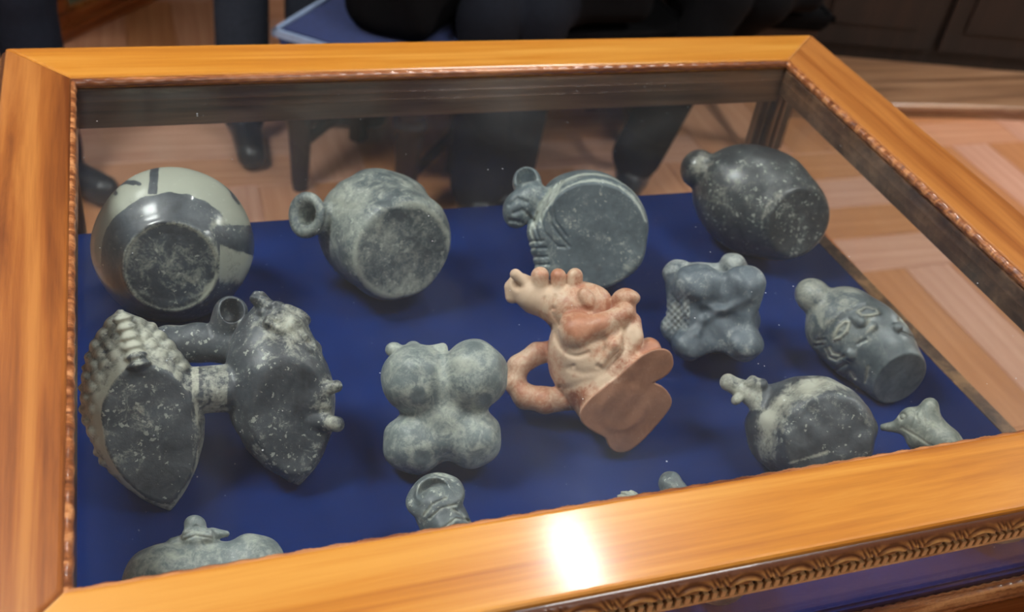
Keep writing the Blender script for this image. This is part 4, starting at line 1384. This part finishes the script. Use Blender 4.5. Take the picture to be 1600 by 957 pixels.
chair('blue upholstered chair with turned dark legs, standing empty but for a black bag', (0.575, 2.395, 0), math.radians(-40), M_blue_seat, M_dark_wood, w=0.35, dpt=0.36)
chair('dark wooden chair under the seated person in black with navy trousers', (1.13, 2.55, 0), math.radians(2), M_black_cloth, M_dark_wood, turned=False, w=0.46)
chair('dark wooden chair under the seated person at the right with tucked leg', (1.68, 2.66, 0), math.radians(-8), M_black_cloth, M_dark_wood, turned=False, w=0.42)

def standing(x, y, spread, face, toes, hgt=1.0, foot_l=None, foot_r=None):
    fl = foot_l or (x - spread, y); fr = foot_r or (x + spread, y)
    fx, fy = nrm(face)[:2]; sx, sy = fy, -fx
    sx, sy = (sx, sy) if sx > 0 else (-sx, -sy)
    S = lambda a, b, z: (x + sx * a + fx * b, y + sy * a + fy * b, z * hgt)
    return dict(hip_l=S(-0.09, 0, 0.92), hip_r=S(0.09, 0, 0.92), kn_l=((fl[0] + S(-0.09, 0, 0)[0]) / 2, (fl[1] + S(-0.09, 0, 0)[1]) / 2, 0.5 * hgt), kn_r=((fr[0] + S(0.09, 0, 0)[0]) / 2, (fr[1] + S(0.09, 0, 0)[1]) / 2, 0.5 * hgt),
                an_l=(fl[0], fl[1], 0.1), an_r=(fr[0], fr[1], 0.1), toe_l=(fl[0] + toes[0][0], fl[1] + toes[0][1], 0.04), toe_r=(fr[0] + toes[1][0], fr[1] + toes[1][1], 0.04),
                sh_l=S(-0.18, 0, 1.42), sh_r=S(0.18, 0, 1.42), el_l=S(-0.25, -0.02, 1.13), el_r=S(0.25, -0.02, 1.13), wr_l=S(-0.25, 0.08, 0.90), wr_r=S(0.25, 0.08, 0.90),
                head=S(0, 0.03, 1.63), face=S(0, 0.14, 1.62))
person('person in navy trousers standing at the far left corner of the case', standing(-0.36, 2.52, 0.10, (0.3, -1, 0), ((0.02, -0.16), (0.11, -0.10)), 1.0, (-0.46, 2.5), (-0.24, 2.46)), M_navy_cloth, M_navy_cloth)
person('person in charcoal trousers standing behind the blue chair', standing(0.36, 2.80, 0.12, (0.1, -1, 0), ((0.0, -0.17), (0.18, -0.04)), 1.02, (0.245, 2.66), (0.44, 2.72)), M_black_cloth, M_slate_cloth)

def seated(hx, hy, kl, kr, al, ar, tl, tr, face):
    fx, fy = nrm(face)[:2]; sx, sy = abs(fy), (-fx if fy > 0 else fx)
    S = lambda a, b, z: (hx + sx * a + fx * b, hy + sy * a + fy * b, z)
    return dict(hip_l=S(-0.1, 0, 0.56), hip_r=S(0.1, 0, 0.56), kn_l=kl, kn_r=kr, an_l=al, an_r=ar, toe_l=tl, toe_r=tr,
                sh_l=S(-0.19, -0.04, 1.05), sh_r=S(0.19, -0.04, 1.05), el_l=S(-0.26, 0.03, 0.78), el_r=S(0.26, 0.03, 0.78), wr_l=S(-0.12, 0.26, 0.70), wr_r=S(0.12, 0.26, 0.70),
                head=S(0, 0.03, 1.27), face=S(0, 0.14, 1.25))
def lap(cx, cy, wx, dy):
    return lambda p: rbox(p, (cx, cy, 0.535), (wx, dy, 0.065), 0.05)
person('person in black seated behind the case, legs in dark navy trousers held together', seated(1.06, 2.66, (0.79, 2.26, 0.52), (0.92, 2.27, 0.52), (0.785, 2.19, 0.1), (0.875, 2.22, 0.1), (0.77, 2.07, 0.04), (0.87, 2.10, 0.04), (-0.2, -1, 0)), M_black_cloth, M_dark_navy, coat=lap(1.04, 2.50, 0.22, 0.20))
person('person in black seated at the right, one shin tucked back under the chair', seated(1.66, 2.74, (1.46, 2.34, 0.54), (1.60, 2.36, 0.53), (1.27, 2.26, 0.12), (1.52, 2.72, 0.1), (1.20, 2.16, 0.05), (1.50, 2.58, 0.04), (-0.1, -1, 0)), M_black_cloth, M_black_cloth, coat=lap(1.60, 2.56, 0.22, 0.20))

# black bag on the blue chair
def f_bag(p):
    a = math.radians(-40)
    x = (p[0] - 0.625) * math.cos(a) + (p[1] - 2.40) * math.sin(a); y = -(p[0] - 0.625) * math.sin(a) + (p[1] - 2.40) * math.cos(a)
    q = [x, y, p[2]]
    d = rbox(q, (0.0, 0.0, 0.606), (0.12, 0.15, 0.15), 0.06)
    return d + 0.006 * np.sin(x * 40 + p[2] * 25) * np.sin(y * 30)
V, Q, Nn = surface(f_bag, (0.3, 2.15, 0.43), (0.98, 2.85, 0.8), 0.012)
bag = empty('shoulder_bag', (0.625, 2.40, 0.455), 'soft black bag lying on the blue chair', 'bag')
link('bag_body', mesh_from('bag_body', V - np.array([0.625, 2.40, 0.455]), Q, Nn), M_black_cloth, bag)
def f_strap(p):
    return tube(p, [(0.55, 2.45, 0.73), (0.57, 2.44, 0.82), (0.625, 2.40, 0.86), (0.68, 2.36, 0.82), (0.70, 2.35, 0.73)], 0.012, 0.01)
V, Q, Nn = surface(f_strap, (0.5, 2.28, 0.68), (0.8, 2.52, 0.92), 0.006)
link('strap', mesh_from('strap', V - np.array([0.625, 2.40, 0.455]), Q, Nn), M_shoe, bag)

# ================================================================== glazed cabinet at the far left
gc = empty('glazed_cabinet', (-0.26, 3.30, 0), 'brown wooden glazed cabinet standing on the floor at the far left', 'cabinet', None, math.radians(48))
W_, D_, H_ = 1.0, 0.45, 1.9
for x0, x1 in ((0, 0.06), (W_ - 0.06, W_)):
    for y0, y1 in ((0, 0.06), (D_ - 0.06, D_)):
        box('stile', x0, x1, y0, y1, 0.0, H_, M_red_wood, gc, 0.004)
for z0, z1 in ((0.035, 0.065), (H_ - 0.1, H_)):
    box('rail', 0.06, W_ - 0.06, 0.0, 0.05, z0, z1, M_red_wood, gc, 0.004)
    box('rail', 0.06, W_ - 0.06, D_ - 0.05, D_, z0, z1, M_red_wood, gc, 0.004)
    box('rail', 0.0, 0.05, 0.06, D_ - 0.06, z0, z1, M_red_wood, gc, 0.004)
    box('rail', W_ - 0.05, W_, 0.06, D_ - 0.06, z0, z1, M_red_wood, gc, 0.004)
box('plinth', -0.03, W_ + 0.03, -0.03, D_ + 0.03, 0.0, 0.035, M_red_wood, gc, 0.006)
box('gilt_slip', 0.062, 0.08, 0.004, 0.02, 0.065, H_ - 0.1, M_rail_y, gc, 0.002)
box('gilt_slip', 0.08, W_ - 0.062, 0.004, 0.02, 0.065, 0.078, M_rail_y, gc, 0.002)
box('pane', 0.08, W_ - 0.06, 0.022, 0.026, 0.065, H_ - 0.1, M_glass_side, gc)
box('pane', 0.022, 0.026, 0.06, D_ - 0.06, 0.065, H_ - 0.1, M_glass_side, gc)
box('back_panel', 0.06, W_ - 0.06, D_ - 0.03, D_ - 0.02, 0.065, H_ - 0.1, plain_mat('grey_green_lining', srgb(96, 92, 70)), gc)
box('shelf', 0.055, W_ - 0.055, 0.05, D_ - 0.055, 0.045, 0.06, plain_mat('grey_green_shelf', srgb(96, 92, 70)), gc)

# ================================================================== low curved plinth and dark cabinet at the right
M_plinth = wood_mat('worn_brown_plinth', srgb(104, 74, 52), srgb(136, 100, 72), srgb(160, 124, 94), axis='X', scale=0.8)
bm = bmesh.new()
poly = []
for i in range(25):
    t = i / 24
    x = 2.0 + 1.9 * t
    y = 2.62 - 0.05 * t - 0.28 * t * t
    poly.append((x, y))
poly += [(3.9, 3.3), (2.0, 3.3)]
add_prism(bm, poly, 0.0, 0.05)
pl = empty('curved_plinth', (2.8, 2.9, 0), 'low curved wooden plinth under the dark cabinet at the right', 'plinth')
o = link('platform', bm_mesh(bm, 'platform'), M_plinth, pl, (-2.8, -2.9, 0))
def prof(i):
    t = i / 60
    x = 2.0 + 1.9 * t; y = 2.62 - 0.05 * t - 0.28 * t * t
    return [(x, y - 0.014 * math.cos(a) + 0.002, 0.042 + 0.014 * math.sin(a)) for a in [2 * math.pi * k / 10 for k in range(10)]]
sweep('nosing', 61, prof, M_plinth, pl, loc=(-2.8, -2.9, 0))
dc = empty('dark_cabinet', (2.75, 2.98, 0.05), 'almost black panelled cabinet on the curved plinth', 'cabinet', None, math.radians(-13))
box('carcass', -1.05, 1.05, -0.1, 0.35, 0.0, 1.7, M_dark_wood, dc, 0.004)
for i in range(4):
    x0 = -1.03 + i * 0.52
    bm = bmesh.new()
    add_box(bm, x0, x0 + 0.49, -0.118, -0.101, 0.06, 1.66)
    dr = link('door', bm_mesh(bm, 'door'), M_dark_wood, dc)
    box('panel', x0 + 0.07, x0 + 0.42, -0.126, -0.1185, 0.14, 1.58, M_dark_wood, dr, 0.003)
    bm = bmesh.new(); bmesh.ops.create_uvsphere(bm, u_segments=12, v_segments=8, radius=0.014)
    link('knob', bm_mesh(bm, 'knob', True), M_post, dr, (x0 + (0.45 if i % 2 == 0 else 0.04), -0.135, 0.8))
